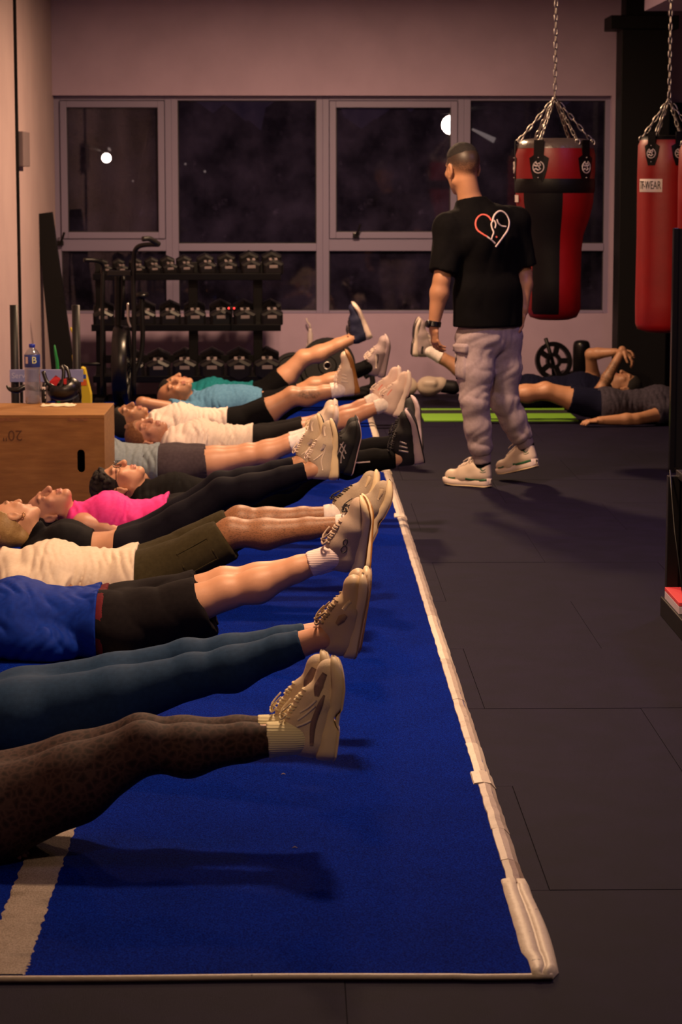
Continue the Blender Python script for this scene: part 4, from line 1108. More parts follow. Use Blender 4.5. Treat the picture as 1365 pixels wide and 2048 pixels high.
# coloured bands hanging behind it
M_yel = mat('yellow_band', (.55, .42, .01), .6); M_grn = mat('green_band_rubber', (.01, .30, .06), .6); M_blu = mat('blue_print', (.01, .05, .35), .6); M_org = mat('orange_print', (.6, .10, .01), .6)
YY = 15.0
q_ = lambda px, py: P(px, py, YY)
yc = empty('carton', (q_(172, 780).x, YY, 0), 'bright yellow carton with blue and orange print standing behind the sign strip', 'box')
x0, x1, x2 = q_(163, 780).x, q_(169, 780).x, q_(181, 780).x
MB().prism([(x0, 0), (x2, 0), (x2, q_(180, 790).z), (x1, q_(170, 738).z), (x0, q_(163, 735).z)], T(0, YY + .12, 0) @ R(math.pi / 2, 'X'), .12).build('card', M_yel, yc)
MB().box((x0 - .001, YY - .004, q_(160, 757).z), (x1 + .012, YY + .002, q_(160, 749).z)).build('blue_print', M_blu, yc); MB().box((x0 - .001, YY - .004, q_(160, 771).z), (x1 + .014, YY + .002, q_(160, 760).z)).build('orange_print', M_org, yc)
gb = MB().tube([q_(109, 690), q_(111, 705), q_(114, 722), q_(116, 745), V((q_(118, 800).x, YY, 0.0))], [.004, .008, .010, .010, .010], 8).build('green_stick', M_grn, smooth=True)
tag(gb, 'narrow green stick standing by the corner behind the headgear', 'stick')
yb = MB().tube([q_(141, 655), q_(147, 668), q_(150, 700), q_(147, 712), q_(150, 745), V((q_(152, 790).x, YY, 0))], [.006, .007, .009, .010, .008, .008], 8).build('yellow_stick', M_yel, smooth=True)
tag(yb, 'thin yellow stick standing behind the dark post', 'stick')

# ------------------------------------------------------------------ plywood box and what stands on it
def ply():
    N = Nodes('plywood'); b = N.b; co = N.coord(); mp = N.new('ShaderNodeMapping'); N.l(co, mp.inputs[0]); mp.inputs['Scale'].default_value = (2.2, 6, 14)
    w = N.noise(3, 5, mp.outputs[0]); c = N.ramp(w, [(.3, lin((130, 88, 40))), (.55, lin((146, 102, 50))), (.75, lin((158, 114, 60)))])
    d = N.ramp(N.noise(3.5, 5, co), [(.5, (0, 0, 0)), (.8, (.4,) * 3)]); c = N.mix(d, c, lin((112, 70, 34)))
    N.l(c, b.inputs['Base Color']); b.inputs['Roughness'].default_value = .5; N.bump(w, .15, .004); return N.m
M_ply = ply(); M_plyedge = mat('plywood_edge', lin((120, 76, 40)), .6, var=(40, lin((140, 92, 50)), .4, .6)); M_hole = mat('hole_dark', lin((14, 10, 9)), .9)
ZB = .508; yb0 = Yz(829, ZB); yb1 = yb0 + .66; xb1 = G(209, 829, ZB).x; xb0 = xb1 - .62
bx = empty('plyo_box', ((xb0 + xb1) / 2, (yb0 + yb1) / 2, TURF), 'plywood jump box with an oval hand hole and upside down number', 'jump box')
th = .018
# front panel with a hand hole: built from strips round the slot
hc0, hc1 = P(162, 899, yb0), P(162, 945, yb0); hx = hc0.x; hw = .019; hz0, hz1 = hc1.z + hw, hc0.z - hw
out = [(xb0, TURF), (xb1, TURF), (xb1, ZB - th), (xb0, ZB - th)]
bm = bmesh.new()
ov = [bm.verts.new((x, yb0, z)) for x, z in out]
iv = []
for i in range(9): a = math.pi + math.pi * i / 8; iv.append(bm.verts.new((hx + hw * math.cos(a), yb0, hz0 + hw * math.sin(a))))
for i in range(9): a = math.pi * i / 8; iv.append(bm.verts.new((hx + hw * math.cos(a), yb0, hz1 + hw * math.sin(a))))
es = [bm.edges.new((ov[i], ov[(i + 1) % 4])) for i in range(4)] + [bm.edges.new((iv[i], iv[(i + 1) % 18])) for i in range(18)]
bmesh.ops.triangle_fill(bm, use_beauty=True, edges=es)
r_ = bmesh.ops.extrude_face_region(bm, geom=bm.faces[:])
for e in r_['geom']:
    if isinstance(e, bmesh.types.BMVert): e.co.y += th
bmesh.ops.recalc_face_normals(bm, faces=bm.faces[:]); bm.verts.index_update()
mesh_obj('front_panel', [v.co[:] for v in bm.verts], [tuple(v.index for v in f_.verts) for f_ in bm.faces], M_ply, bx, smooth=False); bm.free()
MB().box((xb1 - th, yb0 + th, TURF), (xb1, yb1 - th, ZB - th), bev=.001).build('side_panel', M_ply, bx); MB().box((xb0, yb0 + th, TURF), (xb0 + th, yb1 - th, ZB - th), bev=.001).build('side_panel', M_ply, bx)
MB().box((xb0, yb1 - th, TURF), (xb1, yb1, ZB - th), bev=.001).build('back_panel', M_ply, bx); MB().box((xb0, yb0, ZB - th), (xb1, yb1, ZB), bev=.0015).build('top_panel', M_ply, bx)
for fx in (.1, .44): MB().box((xb0 + fx, yb0 - .0008, ZB - th - .012), (xb0 + fx + .10, yb0 + .004, ZB - th + .004)).build('finger_joint', M_plyedge, bx)
MB().box((xb0 + th, yb0 + .25, TURF), (xb1 - th, yb0 + .26, ZB - th)).build('hole_shade', M_hole, bx)  # near-black sheet paints the shade seen through the hand hole
me = text_mesh('20"', .075, .0003); me.materials.append(mat('stencil_ink', lin((92, 58, 30)), .8))
tx = link(bpy.data.objects.new('lettering', me), bx); tp_ = P(25, 870, yb0); tx.location = V((tp_.x, yb0 - .0006, tp_.z)) - bx.location; tx.rotation_euler = (math.pi / 2, math.pi, 0)
# water bottle
pb_ = G(66, 807, ZB); bt = empty('water_bottle', (pb_.x, pb_.y, ZB), 'clear plastic water bottle with blue cap and blue label on the wooden box', 'bottle')
def clear_mat():
    N = Nodes('clear_plastic'); t = N.t; tr = N.new('ShaderNodeBsdfTransparent'); tr.inputs[0].default_value = (.72, .74, .82, 1); gl = N.new('ShaderNodeBsdfGlossy'); gl.inputs['Roughness'].default_value = .08
    df = N.new('ShaderNodeBsdfDiffuse'); df.inputs[0].default_value = (.32, .32, .40, 1); fr_ = N.new('ShaderNodeLayerWeight'); fr_.inputs[0].default_value = .35
    m1 = N.new('ShaderNodeMixShader'); m1.inputs[0].default_value = .28; N.l(tr.outputs[0], m1.inputs[1]); N.l(df.outputs[0], m1.inputs[2])
    m2 = N.new('ShaderNodeMixShader'); N.l(fr_.outputs['Facing'], m2.inputs[0]); N.l(m1.outputs[0], m2.inputs[1]); N.l(gl.outputs[0], m2.inputs[2]); N.l(m2.outputs[0], N.out.inputs[0]); return N.m
HB = P(66, 688, pb_.y).z - ZB; rb = .041
MB().lathe([(.001, .004), (rb * .8, 0), (rb, .012), (rb, .06), (rb * .96, .07), (rb, .08), (rb, .13), (rb * .96, .14), (rb, .15), (rb, HB * .78), (rb * .93, HB * .84), (rb * .6, HB * .905), (rb * .36, HB * .93), (rb * .34, HB * .955)], 32, T(pb_.x, pb_.y, ZB), cap=False).build('bottle_shell', clear_mat(), bt, smooth=True)
MB().lathe([(rb * .38, HB * .945), (rb * .40, HB * .95), (rb * .40, HB * .99), (rb * .36, HB), (.001, HB)], 24, T(pb_.x, pb_.y, ZB), cap=False).build('cap', mat('blue_cap', (.004, .02, .32), .4), bt, smooth=True)
lz0, lz1 = P(66, 734, pb_.y).z - ZB, P(66, 709, pb_.y).z - ZB
lb = MB().lathe([(rb * 1.0, lz0), (rb * 1.015, lz0 + .001), (rb * 1.015, lz1 - .001), (rb * 1.0, lz1)], 32, T(pb_.x, pb_.y, ZB), cap=False).build('label_band', mat('blue_label', (.01, .03, .20), .4), bt, smooth=True)
me = text_mesh('B', .05, .0003); me.materials.append(mat('label_print', lin((190, 200, 150)), .6))
for v_ in me.vertices:
    a = .35 + v_.co.x / rb; z_ = v_.co.y + (lz0 + lz1) / 2 + .004; r2 = rb * 1.03 + v_.co.z; v_.co = V((r2 * math.sin(a), -r2 * math.cos(a), z_))
link(bpy.data.objects.new('lettering', me), lb)
lathe_sector(MB(), [(rb * 1.03, lz0 + .02 + ZB), (rb * 1.03, lz1 - .01 + ZB)], -.85, -.45, (pb_.x, pb_.y), 4).build('barcode_patch', M_badge, lb)
# boxing headgear, strap and crumpled tissue
M_leather = mat('black_leather', (.006, .005, .0055), .32, bump=(60, .2, .003)); M_redl = mat('red_lining', (.35, .008, .012), .5)
hg = G(125, 804, ZB); hb_ = A((hg.x, hg.y + .02, ZB)); hgr = empty('headgear', (hg.x, hg.y + .02, ZB), 'black leather boxing headgear with red lining on the wooden box', 'headgear')
v, f = sdf_mesh([ell(hb_ + A((0, 0, .062)), (.086, .075, .060), None, .02), ell(hb_ + A((.035, .01, .075)), (.06, .065, .055), None, .02), ell(hb_ + A((-.015, -.03, .12)), (.055, .06, .042), None, .008, -1)], .005, floor=ZB + .001)
mesh_obj('shell', v, f, M_leather, hgr)
MB().add([tuple(hb_ + A(q)) for q in ((-.070, -.02, .105), (-.030, -.045, .085), (-.005, -.040, .125), (-.035, .0, .14))], [(0, 1, 2, 3)]).build('lining', M_redl, hgr)
MB().tube([V(hb_ + A(q)) for q in smooth_path([(-.10, -.01, .16), (-.075, -.03, .10), (-.030, -.05, .078), (.0, -.045, .09), (.01, -.03, .16), (-.005, -.02, .19)], 24)], .011, 8).build('cheek_roll', M_leather, hgr, smooth=True)
MB().tube([V(hb_ + A(q)) for q in smooth_path([(.005, -.02, .19), (.03, -.03, .17), (.045, -.05, .12)], 12)], .010, 8).build('strap', M_leather, hgr, smooth=True)
MB().box(tuple(hb_ + A((.010, -.052, .095))), tuple(hb_ + A((.026, -.040, .125))), bev=.003).build('red_tab', M_redl, hgr)
MB().tube([V(hb_ + A(q)) for q in smooth_path([(.06, -.03, .11), (.085, -.02, .08), (.095, -.01, .03), (.09, 0, .008)], 14)], .007, 8).build('chin_strap', M_leather, hgr, smooth=True)
for q_i in range(3): MB().box(tuple(hb_ + A((-.105, -.05, .018 + .024 * q_i))), tuple(hb_ + A((-.085, -.035, .034 + .024 * q_i))), bev=.004).build('buckle_tag', M_badge, hgr)
MB().tube([V(hb_ + A(q)) for q in smooth_path([(-.095, -.04, .0), (-.097, -.043, .05), (-.09, -.03, .10)], 12)], .012, 8).build('side_strap', M_leather, hgr, smooth=True)
hs = G(35, 800, ZB); sp = [(hs.x - .06, hs.y + .02, ZB + .075), (hs.x - .04, hs.y + .02, ZB + .055), (hs.x, hs.y + .02, ZB + .05), (hs.x + .04, hs.y + .04, ZB + .065), (hs.x + .10, hs.y + .06, ZB + .05), (hb_[0] - .06, hb_[1] + .02, ZB + .05)]
MB().tube([V(q) for q in smooth_path(sp, 22)], [.004] + [.005 + .011 * math.sin(math.pi * i / 21) for i in range(1, 21)] + [.006], 8).build('loose_strap', M_leather, hgr, smooth=True)
n = 16; vs = []; rs = np.random.RandomState(5); t0, t1 = G(82, 812, ZB), G(152, 812, ZB)
for j in range(7):
    for i in range(n + 1):
        vs.append((t0.x + (t1.x - t0.x) * i / n, t0.y - .05 + .10 * j / 6 - .012 * math.sin(i * 1.1) * (j == 0), ZB + .002 + (.012 * rs.rand() if 0 < j < 6 else .001)))
fs = [(j * (n + 1) + i, j * (n + 1) + i + 1, (j + 1) * (n + 1) + i + 1, (j + 1) * (n + 1) + i) for j in range(6) for i in range(n)]
tis = MB().add(vs, fs).build('tissue', mat('tissue_paper', lin((226, 206, 176)), .9), smooth=True); tis.modifiers.new('thick', 'SOLIDIFY').thickness = .001
tag(tis, 'crumpled white tissue under the headgear on the wooden box', 'tissue')
# ------------------------------------------------------------------ cloth, skin and shoe materials
S_fair = skin('skin_fair', (.60, .31, .185), hair=(.20, .11, .05))
S_pink = skin('skin_pink', (.58, .28, .175), hair=(.22, .10, .05))
S_tan = skin('skin_tan', (.47, .23, .125), hair=(.035, .02, .014))
S_hairy = skin('skin_hairy', (.34, .150, .070), hair=(.07, .035, .02), hairy=.6, rough=.5)
S_olive = skin('skin_olive', (.44, .22, .125), hair=(.03, .018, .012))
def leopard():
    N = Nodes('leopard_leggings'); b = N.b; co = N.coord()
    mp = N.new('ShaderNodeMapping'); N.l(co, mp.inputs[0]); mp.inputs['Scale'].default_value = (1, 1, 1)
    nz = N.new('ShaderNodeTexNoise'); N.l(mp.outputs[0], nz.inputs[0]); nz.inputs['Scale'].default_value = 22
    ad = N.new('ShaderNodeVectorMath', operation='ADD'); sc = N.new('ShaderNodeVectorMath', operation='SCALE'); N.l(nz.outputs['Color'], sc.inputs[0]); sc.inputs['Scale'].default_value = .022
    N.l(mp.outputs[0], ad.inputs[0]); N.l(sc.outputs[0], ad.inputs[1])
    vo = N.new('ShaderNodeTexVoronoi', feature='DISTANCE_TO_EDGE'); vo.inputs['Scale'].default_value = 50; N.l(ad.outputs[0], vo.inputs['Vector'])
    f = N.ramp(vo.outputs['Distance'], [(.02, (.058, .028, .023)), (.16, (.034, .0145, .0130)), (.36, (.014, .0058, .0053))])
    N.l(f, b.inputs['Base Color']); b.inputs['Roughness'].default_value = .75; b.inputs['Specular IOR Level'].default_value = .25
    N.bump(N.noise(900, 1, co), .2, .002)
    return N.m
def ribbed(name, col, axis='Z', scale=55):
    N = Nodes(name); b = N.b; co = N.coord()
    w = N.new('ShaderNodeTexWave', wave_type='BANDS', bands_direction=axis); w.inputs['Scale'].default_value = scale; w.inputs['Distortion'].default_value = .6; N.l(co, w.inputs['Vector'])
    b.inputs['Base Color'].default_value = (*col, 1); b.inputs['Roughness'].default_value = .9; b.inputs['Specular IOR Level'].default_value = .2
    N.bump(w.outputs['Fac'], .30, .003)
    return N.m
C_leo = leopard()
C_teal_leg = fabric('teal_blue_leggings', lin((26, 50, 78)), .72, lin((32, 58, 88)))
C_blue_tee = fabric('royal_blue_shirt', (.0025, .020, .21), .7, (.0035, .028, .27))
C_red_band = fabric('dark_red_waistband', lin((82, 24, 32)), .8)
C_dark_short = fabric('charcoal_shorts', (.0065, .0050, .0062), .85, (.010, .0078, .0092))
C_cream_tee = fabric('cream_shirt', lin((222, 205, 184)), .85, lin((232, 216, 196)))
C_white_tee = fabric('white_shirt', lin((224, 208, 198)), .85, lin((234, 220, 210)))
C_olive = fabric('olive_cargo', lin((52, 46, 30)), .88, lin((60, 54, 36)))
C_black = fabric('black_stretch', (.0034, .0028, .0044), .8, (.0050, .0042, .0064))
C_black2 = fabric('black_cotton', (.0028, .0025, .0030), .9, (.0040, .0036, .0044))
C_navyleg = fabric('black_navy_leggings', (.0038, .0034, .0085), .78, (.0055, .0048, .0115))
C_pink = fabric('hot_pink_top', (.80, .045, .28), .65, (.86, .06, .34))
C_pinkdark = fabric('pink_bra', (.55, .02, .12), .65)
C_greyblue = fabric('grey_blue_shirt', lin((122, 134, 142)), .85, lin((136, 148, 156)))
C_greyshort = fabric('grey_shorts', lin((62, 54, 60)), .85, lin((72, 63, 69)))
C_lblue = fabric('light_blue_shirt', lin((76, 122, 158)), .85, lin((88, 136, 172)))
C_tealtee = fabric('teal_shirt', lin((22, 104, 114)), .85, lin((34, 122, 130)))
C_navy = fabric('navy_fabric', (.0045, .005, .018), .85, (.006, .0065, .024))
C_charcoal = fabric('charcoal_marl_shirt', lin((48, 44, 54)), .85, lin((66, 60, 72)))
C_sweat = fabric('grey_sweatpants', lin((158, 142, 146)), .9, lin((172, 156, 160)), weave=500, strength=.4)
K_cream = ribbed('cream_ribbed_sock', lin((226, 216, 178)))
K_white = ribbed('white_ribbed_sock', lin((226, 204, 200)))
K_plain = fabric('white_sock', lin((224, 212, 206)), .9)
K_black = fabric('black_sock', (.003, .0028, .0034), .9)
def mesh_up(name, c, c2, scale=260):
    scale *= 2.6; c2 = tuple(a_ * .45 + b_ * .55 for a_, b_ in zip(c, c2))
    N = Nodes(name); b = N.b; co = N.coord()
    v = N.new('ShaderNodeTexVoronoi'); v.inputs['Scale'].default_value = scale; N.l(co, v.inputs['Vector'])
    N.l(N.ramp(v.outputs['Distance'], [(.15, c2), (.5, c)]), b.inputs['Base Color']); b.inputs['Roughness'].default_value = .7
    N.bump(v.outputs['Distance'], .4, .002); return N.m
U_cream = mesh_up('cream_mesh', lin((224, 202, 172)), lin((190, 162, 142)))
U_mauve = mesh_up('mauve_mesh', lin((128, 102, 102)), lin((92, 72, 76)))
U_beige = mat('beige_leather', lin((192, 166, 134)), .5, bump=(120, .1, .002))
U_beige2 = mat('beige_leather_light', lin((212, 188, 152)), .45)
U_tan = mat('tan_suede', lin((152, 122, 94)), .8)
U_grey = mesh_up('greige_knit', lin((178, 156, 138)), lin((140, 118, 106)), 320)
U_mesh = mesh_up('beige_open_mesh', lin((176, 158, 136)), lin((84, 72, 66)), 210)
U_silver = mesh_up('silver_mesh', lin((196, 178, 156)), lin((150, 130, 114)))
U_black = mesh_up('black_mesh', (.0042, .0038, .0046), (.0022, .002, .0025))
U_white = mesh_up('white_knit', lin((216, 190, 178)), lin((186, 158, 150)), 320)
U_pale = mat('pale_leather', lin((212, 192, 172)), .5)
U_navy = mesh_up('navy_knit', lin((26, 30, 66)), lin((16, 18, 40)))
U_lilac = mesh_up('grey_lilac_mesh', lin((158, 140, 142)), lin((122, 106, 110)))
O_cream = mat('cream_foam', lin((226, 204, 164)), .55); O_white = mat('white_foam', lin((222, 202, 190)), .55)
O_gum = mat('gum_rubber', lin((150, 100, 42)), .5); O_black = mat('black_rubber_sole', lin((18, 16, 18)), .6)
O_lav = mat('lavender_foam', lin((176, 156, 160)), .55); O_pink = mat('pink_grey_foam', lin((186, 158, 160)), .55)
O_cork = mat('dirty_sole', lin((142, 112, 92)), .7)
A_white = mat('white_overlay', lin((226, 208, 190)), .45); A_silver = mat('silver_overlay', lin((188, 176, 172)), .35, .3)
A_green = mat('green_overlay', lin((30, 92, 58)), .5); A_dark = mat('dark_overlay', lin((44, 38, 44)), .5); A_lace_pink = mat('coral_lace', lin((226, 130, 112)), .7)
L_cream = mat('cream_lace', lin((230, 214, 176)), .8); L_beige = mat('beige_lace', lin((166, 142, 112)), .8); L_dark = mat('dark_lace', lin((34, 30, 38)), .8); L_white = mat('white_lace', lin((228, 210, 198)), .8)
H_dark = mat('dark_hair', (.006, .004, .0035), .8, var=(160, (.016, .010, .008), .4, .7), bump=(260, .8, .006))
H_blond = mat('blond_hair', lin((150, 118, 70)), .5, var=(22, lin((182, 150, 96)), .4, .7), bump=(150, .35, .004))
H_ginger = mat('ginger_hair', lin((122, 76, 42)), .55, var=(90, lin((150, 100, 58)), .4, .7), bump=(260, .8, .006))
H_brown = mat('brown_hair', lin((44, 28, 22)), .6, var=(120, lin((66, 44, 34)), .4, .7), bump=(260, .8, .006))
Z_gold = mat('gold', (.9, .62, .28), .25, 1.0); Z_chrome = mat('chrome', (.8, .78, .76), .16, 1.0)
Z_print = mat('white_print', lin((226, 206, 200)), .7); Z_print_red = mat('coral_print', lin((224, 104, 92)), .7)

def side(cn=0): return cn
ST = dict(
    cream=dict(upper=U_cream, sole=O_cream, outsole=O_cream, lace=L_cream, heel=.046, fore=.030, arch=.016, flare=1.10, width=.098, bulge=.004, spring=.026,
               marks=[('overlay', U_mauve, [(.175, .062), (.20, .060), (.235, .050)], (.012, .026, .014)), ('overlay', U_mauve, [(.045, .060), (.10, .062), (.155, .052), (.18, .046)], (.010, .016, .014, .005)),
                      ('overlay', A_white, [(.105, .098), (.125, .080), (.150, .062)], .005), ('overlay', A_white, [(.125, .095), (.142, .078), (.165, .062)], .005), ('overlay', A_white, [(.088, .098), (.100, .080), (.11, .068)], .006)]),
    court=dict(upper=U_beige, sole=U_beige2, outsole=O_cork, lace=L_beige, lace_r=.0036, heel=.034, fore=.030, flare=1.0, spring=.010, width=.096,
               marks=[('overlay', U_tan, [(.115, .070), (.135, .060), (.15, .050)], (.012, .026, .012)), ('overlay', U_beige2, [(.165, .060), (.185, .052), (.195, .044)], .012)]),
    greige=dict(upper=U_grey, sole=O_cream, outsole=O_gum, lace=U_grey, lace_r=.004, heel=.042, fore=.026, flare=1.06, spring=.034, bulge=.004,
                marks=[('logo_ring', A_dark, [(.082, .072), (.092, .078), (.104, .072), (.110, .066), (.120, .062), (.130, .066), (.120, .074), (.110, .070), (.102, .062), (.090, .062), (.082, .070)], .0035)]),
    mesh=dict(upper=U_mesh, sole=O_cream, outsole=O_cork, lace=L_dark, heel=.044, fore=.030, flare=1.08, spring=.026, arch=.010,
              marks=[('toe_guard', U_beige2, [(.245, .050), (.225, .046), (.20, .046)], (.016, .014, .006)), ('overlay', U_beige2, [(.03, .060), (.06, .056), (.10, .056)], .014)]),
    silver=dict(upper=U_silver, sole=O_cream, outsole=A_dark, lace=L_white, heel=.042, fore=.026, flare=1.06, spring=.024, arch=.006,
                marks=[('overlay', A_white, [(.05, .066), (.09, .070), (.13, .058), (.16, .054)], .006), ('overlay', A_white, [(.095, .098), (.11, .08), (.13, .06)], .006), ('overlay', A_silver, [(.14, .072), (.15, .062), (.165, .056)], .014), ('overlay', A_white, [(.20, .056), (.225, .058), (.245, .052)], .012)]),
    cross=dict(upper=U_black, sole=U_black, outsole=O_pink, lace=L_dark, heel=.040, fore=.026, flare=1.05, spring=.030,
               marks=[('cross_stripe', A_silver, [(.125, .092), (.110, .070), (.085, .052)], .006), ('cross_stripe', A_silver, [(.150, .082), (.132, .064), (.112, .050)], .006), ('cross_stripe', A_silver, [(.06, .062), (.10, .066), (.155, .060)], .0055), ('cross_stripe', A_silver, [(.085, .088), (.12, .080), (.165, .070)], .0055)]),
    stripes=dict(upper=U_black, sole=O_lav, outsole=O_black, lace=L_dark, heel=.044, fore=.026, flare=1.08, spring=.028, width=.098,
                 marks=[('stripe', A_silver, [(.098 + .020 * i, .094 - .006 * i), (.082 + .020 * i, .058)], .008) for i in range(3)]),
    pale=dict(upper=U_pale, sole=O_white, outsole=O_cream, lace=L_cream, heel=.038, fore=.028, spring=.02),
    coral=dict(upper=U_white, sole=O_white, outsole=O_pink, lace=L_white, heel=.046, fore=.030, flare=1.06, spring=.024, arch=.006, marks=[('overlay', A_lace_pink, [(.11, .100), (.13, .094), (.15, .086)], .006)]),
    gum=dict(upper=U_pale, sole=O_gum, outsole=O_gum, lace=L_white, heel=.030, fore=.024, spring=.022, marks=[('stripe', A_white, [(.105 + .020 * i, .088 - .006 * i), (.090 + .020 * i, .052)], .009) for i in range(3)]),
    trail=dict(upper=U_lilac, sole=O_lav, outsole=O_black, lace=L_white, heel=.040, fore=.028, spring=.030, flare=1.08, marks=[('overlay', A_dark, [(.09, .06), (.12, .058), (.15, .064), (.14, .074)], .006), ('overlay', A_white, [(.06, .060), (.10, .066), (.15, .078)], .007)]),
    navy=dict(upper=U_navy, sole=O_white, outsole=O_white, lace=L_dark, heel=.040, fore=.026, spring=.020, high=True),
    lug=dict(upper=U_lilac, sole=O_white, outsole=A_dark, lace=L_white, heel=.040, fore=.028, spring=.022, arch=.006, marks=[('overlay', A_dark, [(.03, .062), (.06, .060), (.085, .062)], .014)]),
    coach=dict(upper=U_pale, sole=O_white, outsole=O_cream, lace=L_white, heel=.038, fore=.030, flare=1.04, spring=.014,
               marks=[('sole_stripe', A_green, [(.012, .034), (.05, .031), (.10, .031), (.13, .034)], .012), ('toe_stripe', A_green, [(.19, .034), (.215, .032), (.235, .034)], .008), ('heel_logo', A_green, [(.020, .082), (.034, .074), (.052, .088), (.034, .080)], (.002, .006, .004, .002)), ('heel_logo', A_green, [(.018, .070), (.032, .066), (.046, .070)], .003)]),
)
# the side stripe of the coach's shoes lies on the midsole, drawn as its own thin band
TORSO = dict(pel=.098, pels=1.62, wai=.086, wais=1.60, che=.110, ches=1.52, upc=.092, upcs=1.78, sh=.172)
FEM = dict(pel=.098, pels=1.72, wai=.074, wais=1.55, che=.092, ches=1.45, upc=.078, upcs=1.70, sh=.150)
def tinted(o, v, tints):
    T_ = np.zeros((len(v), 4), dtype=np.float32); T_[:, 3] = 1
    for fn in tints: fn(v, T_)
    a = o.data.color_attributes.new('tint', 'FLOAT_COLOR', 'POINT'); a.data.foreach_set('color', T_.ravel())
def tattoo(c, r, g=.9):
    c = A(c); r = A(r) if hasattr(r, '__len__') else A((r,) * 3)
    def fn(v, T_):
        q = (((v - c) / r) ** 2).sum(1)
        pat = .55 + .45 * np.sin(v[:, 0] * 260 + 3 * np.sin(v[:, 2] * 190)) * np.sin(v[:, 2] * 240 + 2 * np.sin(v[:, 0] * 150))
        T_[:, 2] = np.maximum(T_[:, 2], np.clip((1 - q) * 3, 0, 1) * g * .95 * pat)
    return fn
def lie(label, Y, hip, sh, head, knee, heel, toe, skin_m, style, s=1, fem=False, far=None, dl=.082, L=None, hz=None, thick=1.0, leg=1.0,
        top=None, hem=None, top_wr=.006, sleeve=.55, top2=None, bottom=None, bottom_kind='shorts', short_hem=None, loose=.022, waist=None, wr_b=.004,
        sock=None, sock_len=.14, hair=None, hair_m=None, face=(-.05, 0, 1), crown=(-1, 0, .0), brow=.8, stubble=0, scalp=0, arm='hip', arm_far='hip', vox=.0085, seed=0, extra=None, splay=.0, z0=TURF, group=None, fore_sleeve=None, z_sh=0.0, thigh_w=1.0, band=None, drape=0.0, wfreq=(125, 16, 46)):
    """a person lying on the back; pixel columns give places along the body, knee/heel/toe are frame points of the near leg"""
    D = FEM if fem else TORSO; D = {k: (w * thick if k in ('pel', 'wai', 'che', 'upc') else w) for k, w in D.items()}
    X = lambda px: P(px, 900, Y).x
    xh, xs = X(hip), X(sh); L = L or (.262 if fem else .29)
    root = empty('person', ((xh + xs) / 2, Y, z0), label, 'person', group)
    fy = (0, 1, 0)
    zc = lambda r: z0 + r + .004
    hzv = zc(D['pel']) if hz is None else hz
    pH = A((xh, Y, hzv)); pS = A((xs, Y, zc(D['upc']) + .008 + z_sh))
    pW = lerp(pH, pS, .38); pW[2] = zc(D['wai']) + .012 + z_sh * .4; pC = lerp(pH, pS, .74); pC[2] = zc(D['che']) + z_sh * .8
    torso = chain([pH, pW, pC], [D['pel'], D['wai'], D['che']], .05, (fy, (D['pels'] + D['wais']) / 2)) [:1] + [cone(pW, pC, D['wai'], D['che'], .05, (fy, (D['wais'] + D['ches']) / 2)), cone(pC, pS, D['che'], D['upc'], .05, (fy, D['upcs']))]
    torso[0] = cone(pH, pW, D['pel'], D['wai'], .05, (fy, D['pels']))
    if fem:
        cb = lerp(pH, pS, .74)
        torso += [ell((cb[0], Y + sy * .072, pC[2] + D['che'] * .62), (.062, .062, .052), None, .05) for sy in (-1, 1)]
    if thick > 1.05: torso.append(ell(lerp(pH, pS, .42) + A((0, 0, .05)), (.17, .15, .10), None, .06))
    body = list(torso)
    nS = -1   # near side is -y
    # legs
    legs = {}
    for nm, sg in (('near', -1), ('far', 1)):
        Yl = Y + sg * dl
        kn, hl, te = (knee, heel, toe) if nm == 'near' else (far or (knee, heel, toe))
        if nm == 'far' and far is None:
            k3, h3, t3 = [A(P(*q, Y - dl)) + A((0, 2 * dl, 0)) for q in (kn, hl, te)]
        else: k3, h3, t3 = [A(P(*q, Yl)) for q in (kn, hl, te)]
        l = np.linalg.norm(t3 - h3)
        if l < L: t3 = t3 + A((0, (sg * .5 if splay == 0 else sg * splay) * math.sqrt(max(0, L * L - l * l)), 0))
        ex = unit(t3 - h3); Lf = L
        ez = unit((k3 - h3) - ex * ((k3 - h3) @ ex))
        ank = h3 + (.050 * ex + .122 * ez) * (Lf / .28)
        hp = A((xh + s * .0, Y + sg * .088, hzv))
        g = leg
        calf = lerp(k3, ank, .30); dn = unit(np.cross(unit(ank - k3), A((0, 1, 0)))); dn = dn if dn[2] < 0 else -dn
        calf = calf + dn * .014; mid = lerp(hp, k3, .55) + dn * .012
        thigh = [cone(hp, mid, .090 * g * thigh_w, .074 * g * thigh_w, .05), cone(mid, k3, .074 * g * thigh_w, .054 * g, .03)]
        shin = [cone(k3, calf, .050 * g, .055 * g, .03), cone(calf, lerp(k3, ank, .68) + dn * .004, .055 * g, .040 * g, .03), cone(lerp(k3, ank, .68) + dn * .004, ank, .040 * g, .035, .02), ell(k3 - dn * .012, (.036 * g,) * 3, None, .03)]
        foot = [cone(ank, h3 + (.050 * ex + .072 * ez) * (Lf / .28), .034, .020, .012), cone(h3 + (.055 * ex + .105 * ez) * (Lf / .28), h3 + (.10 * ex + .085 * ez) * (Lf / .28), .028, .020, .02)]
        legs[nm] = dict(hp=hp, k=k3, h=h3, ex=ex, ez=ez, ank=ank, thigh=thigh, shin=shin, foot=foot, dn=dn, lat=(-1 if sg * s < 0 else 1))
        body += thigh + shin + foot
        body.append(ell(hp + A((-s * .02, sg * .01, -.012)), (.10 * g, .095 * g, .085 * g), None, .05))
    # neck and head
    hd = None
    if head is not None:
        hc = A(P(*head, Y)); hc[2] = max(hc[2], z0 + .092)
        hd = Head(hc, crown, face, .97 if fem else 1.02)
        body += hd.prims(fem) + [cone(pS + A((s * .02, 0, .0)), hd.W(0, -.022, -.062), .060 if not fem else .052, .052 if not fem else .046, .03)]
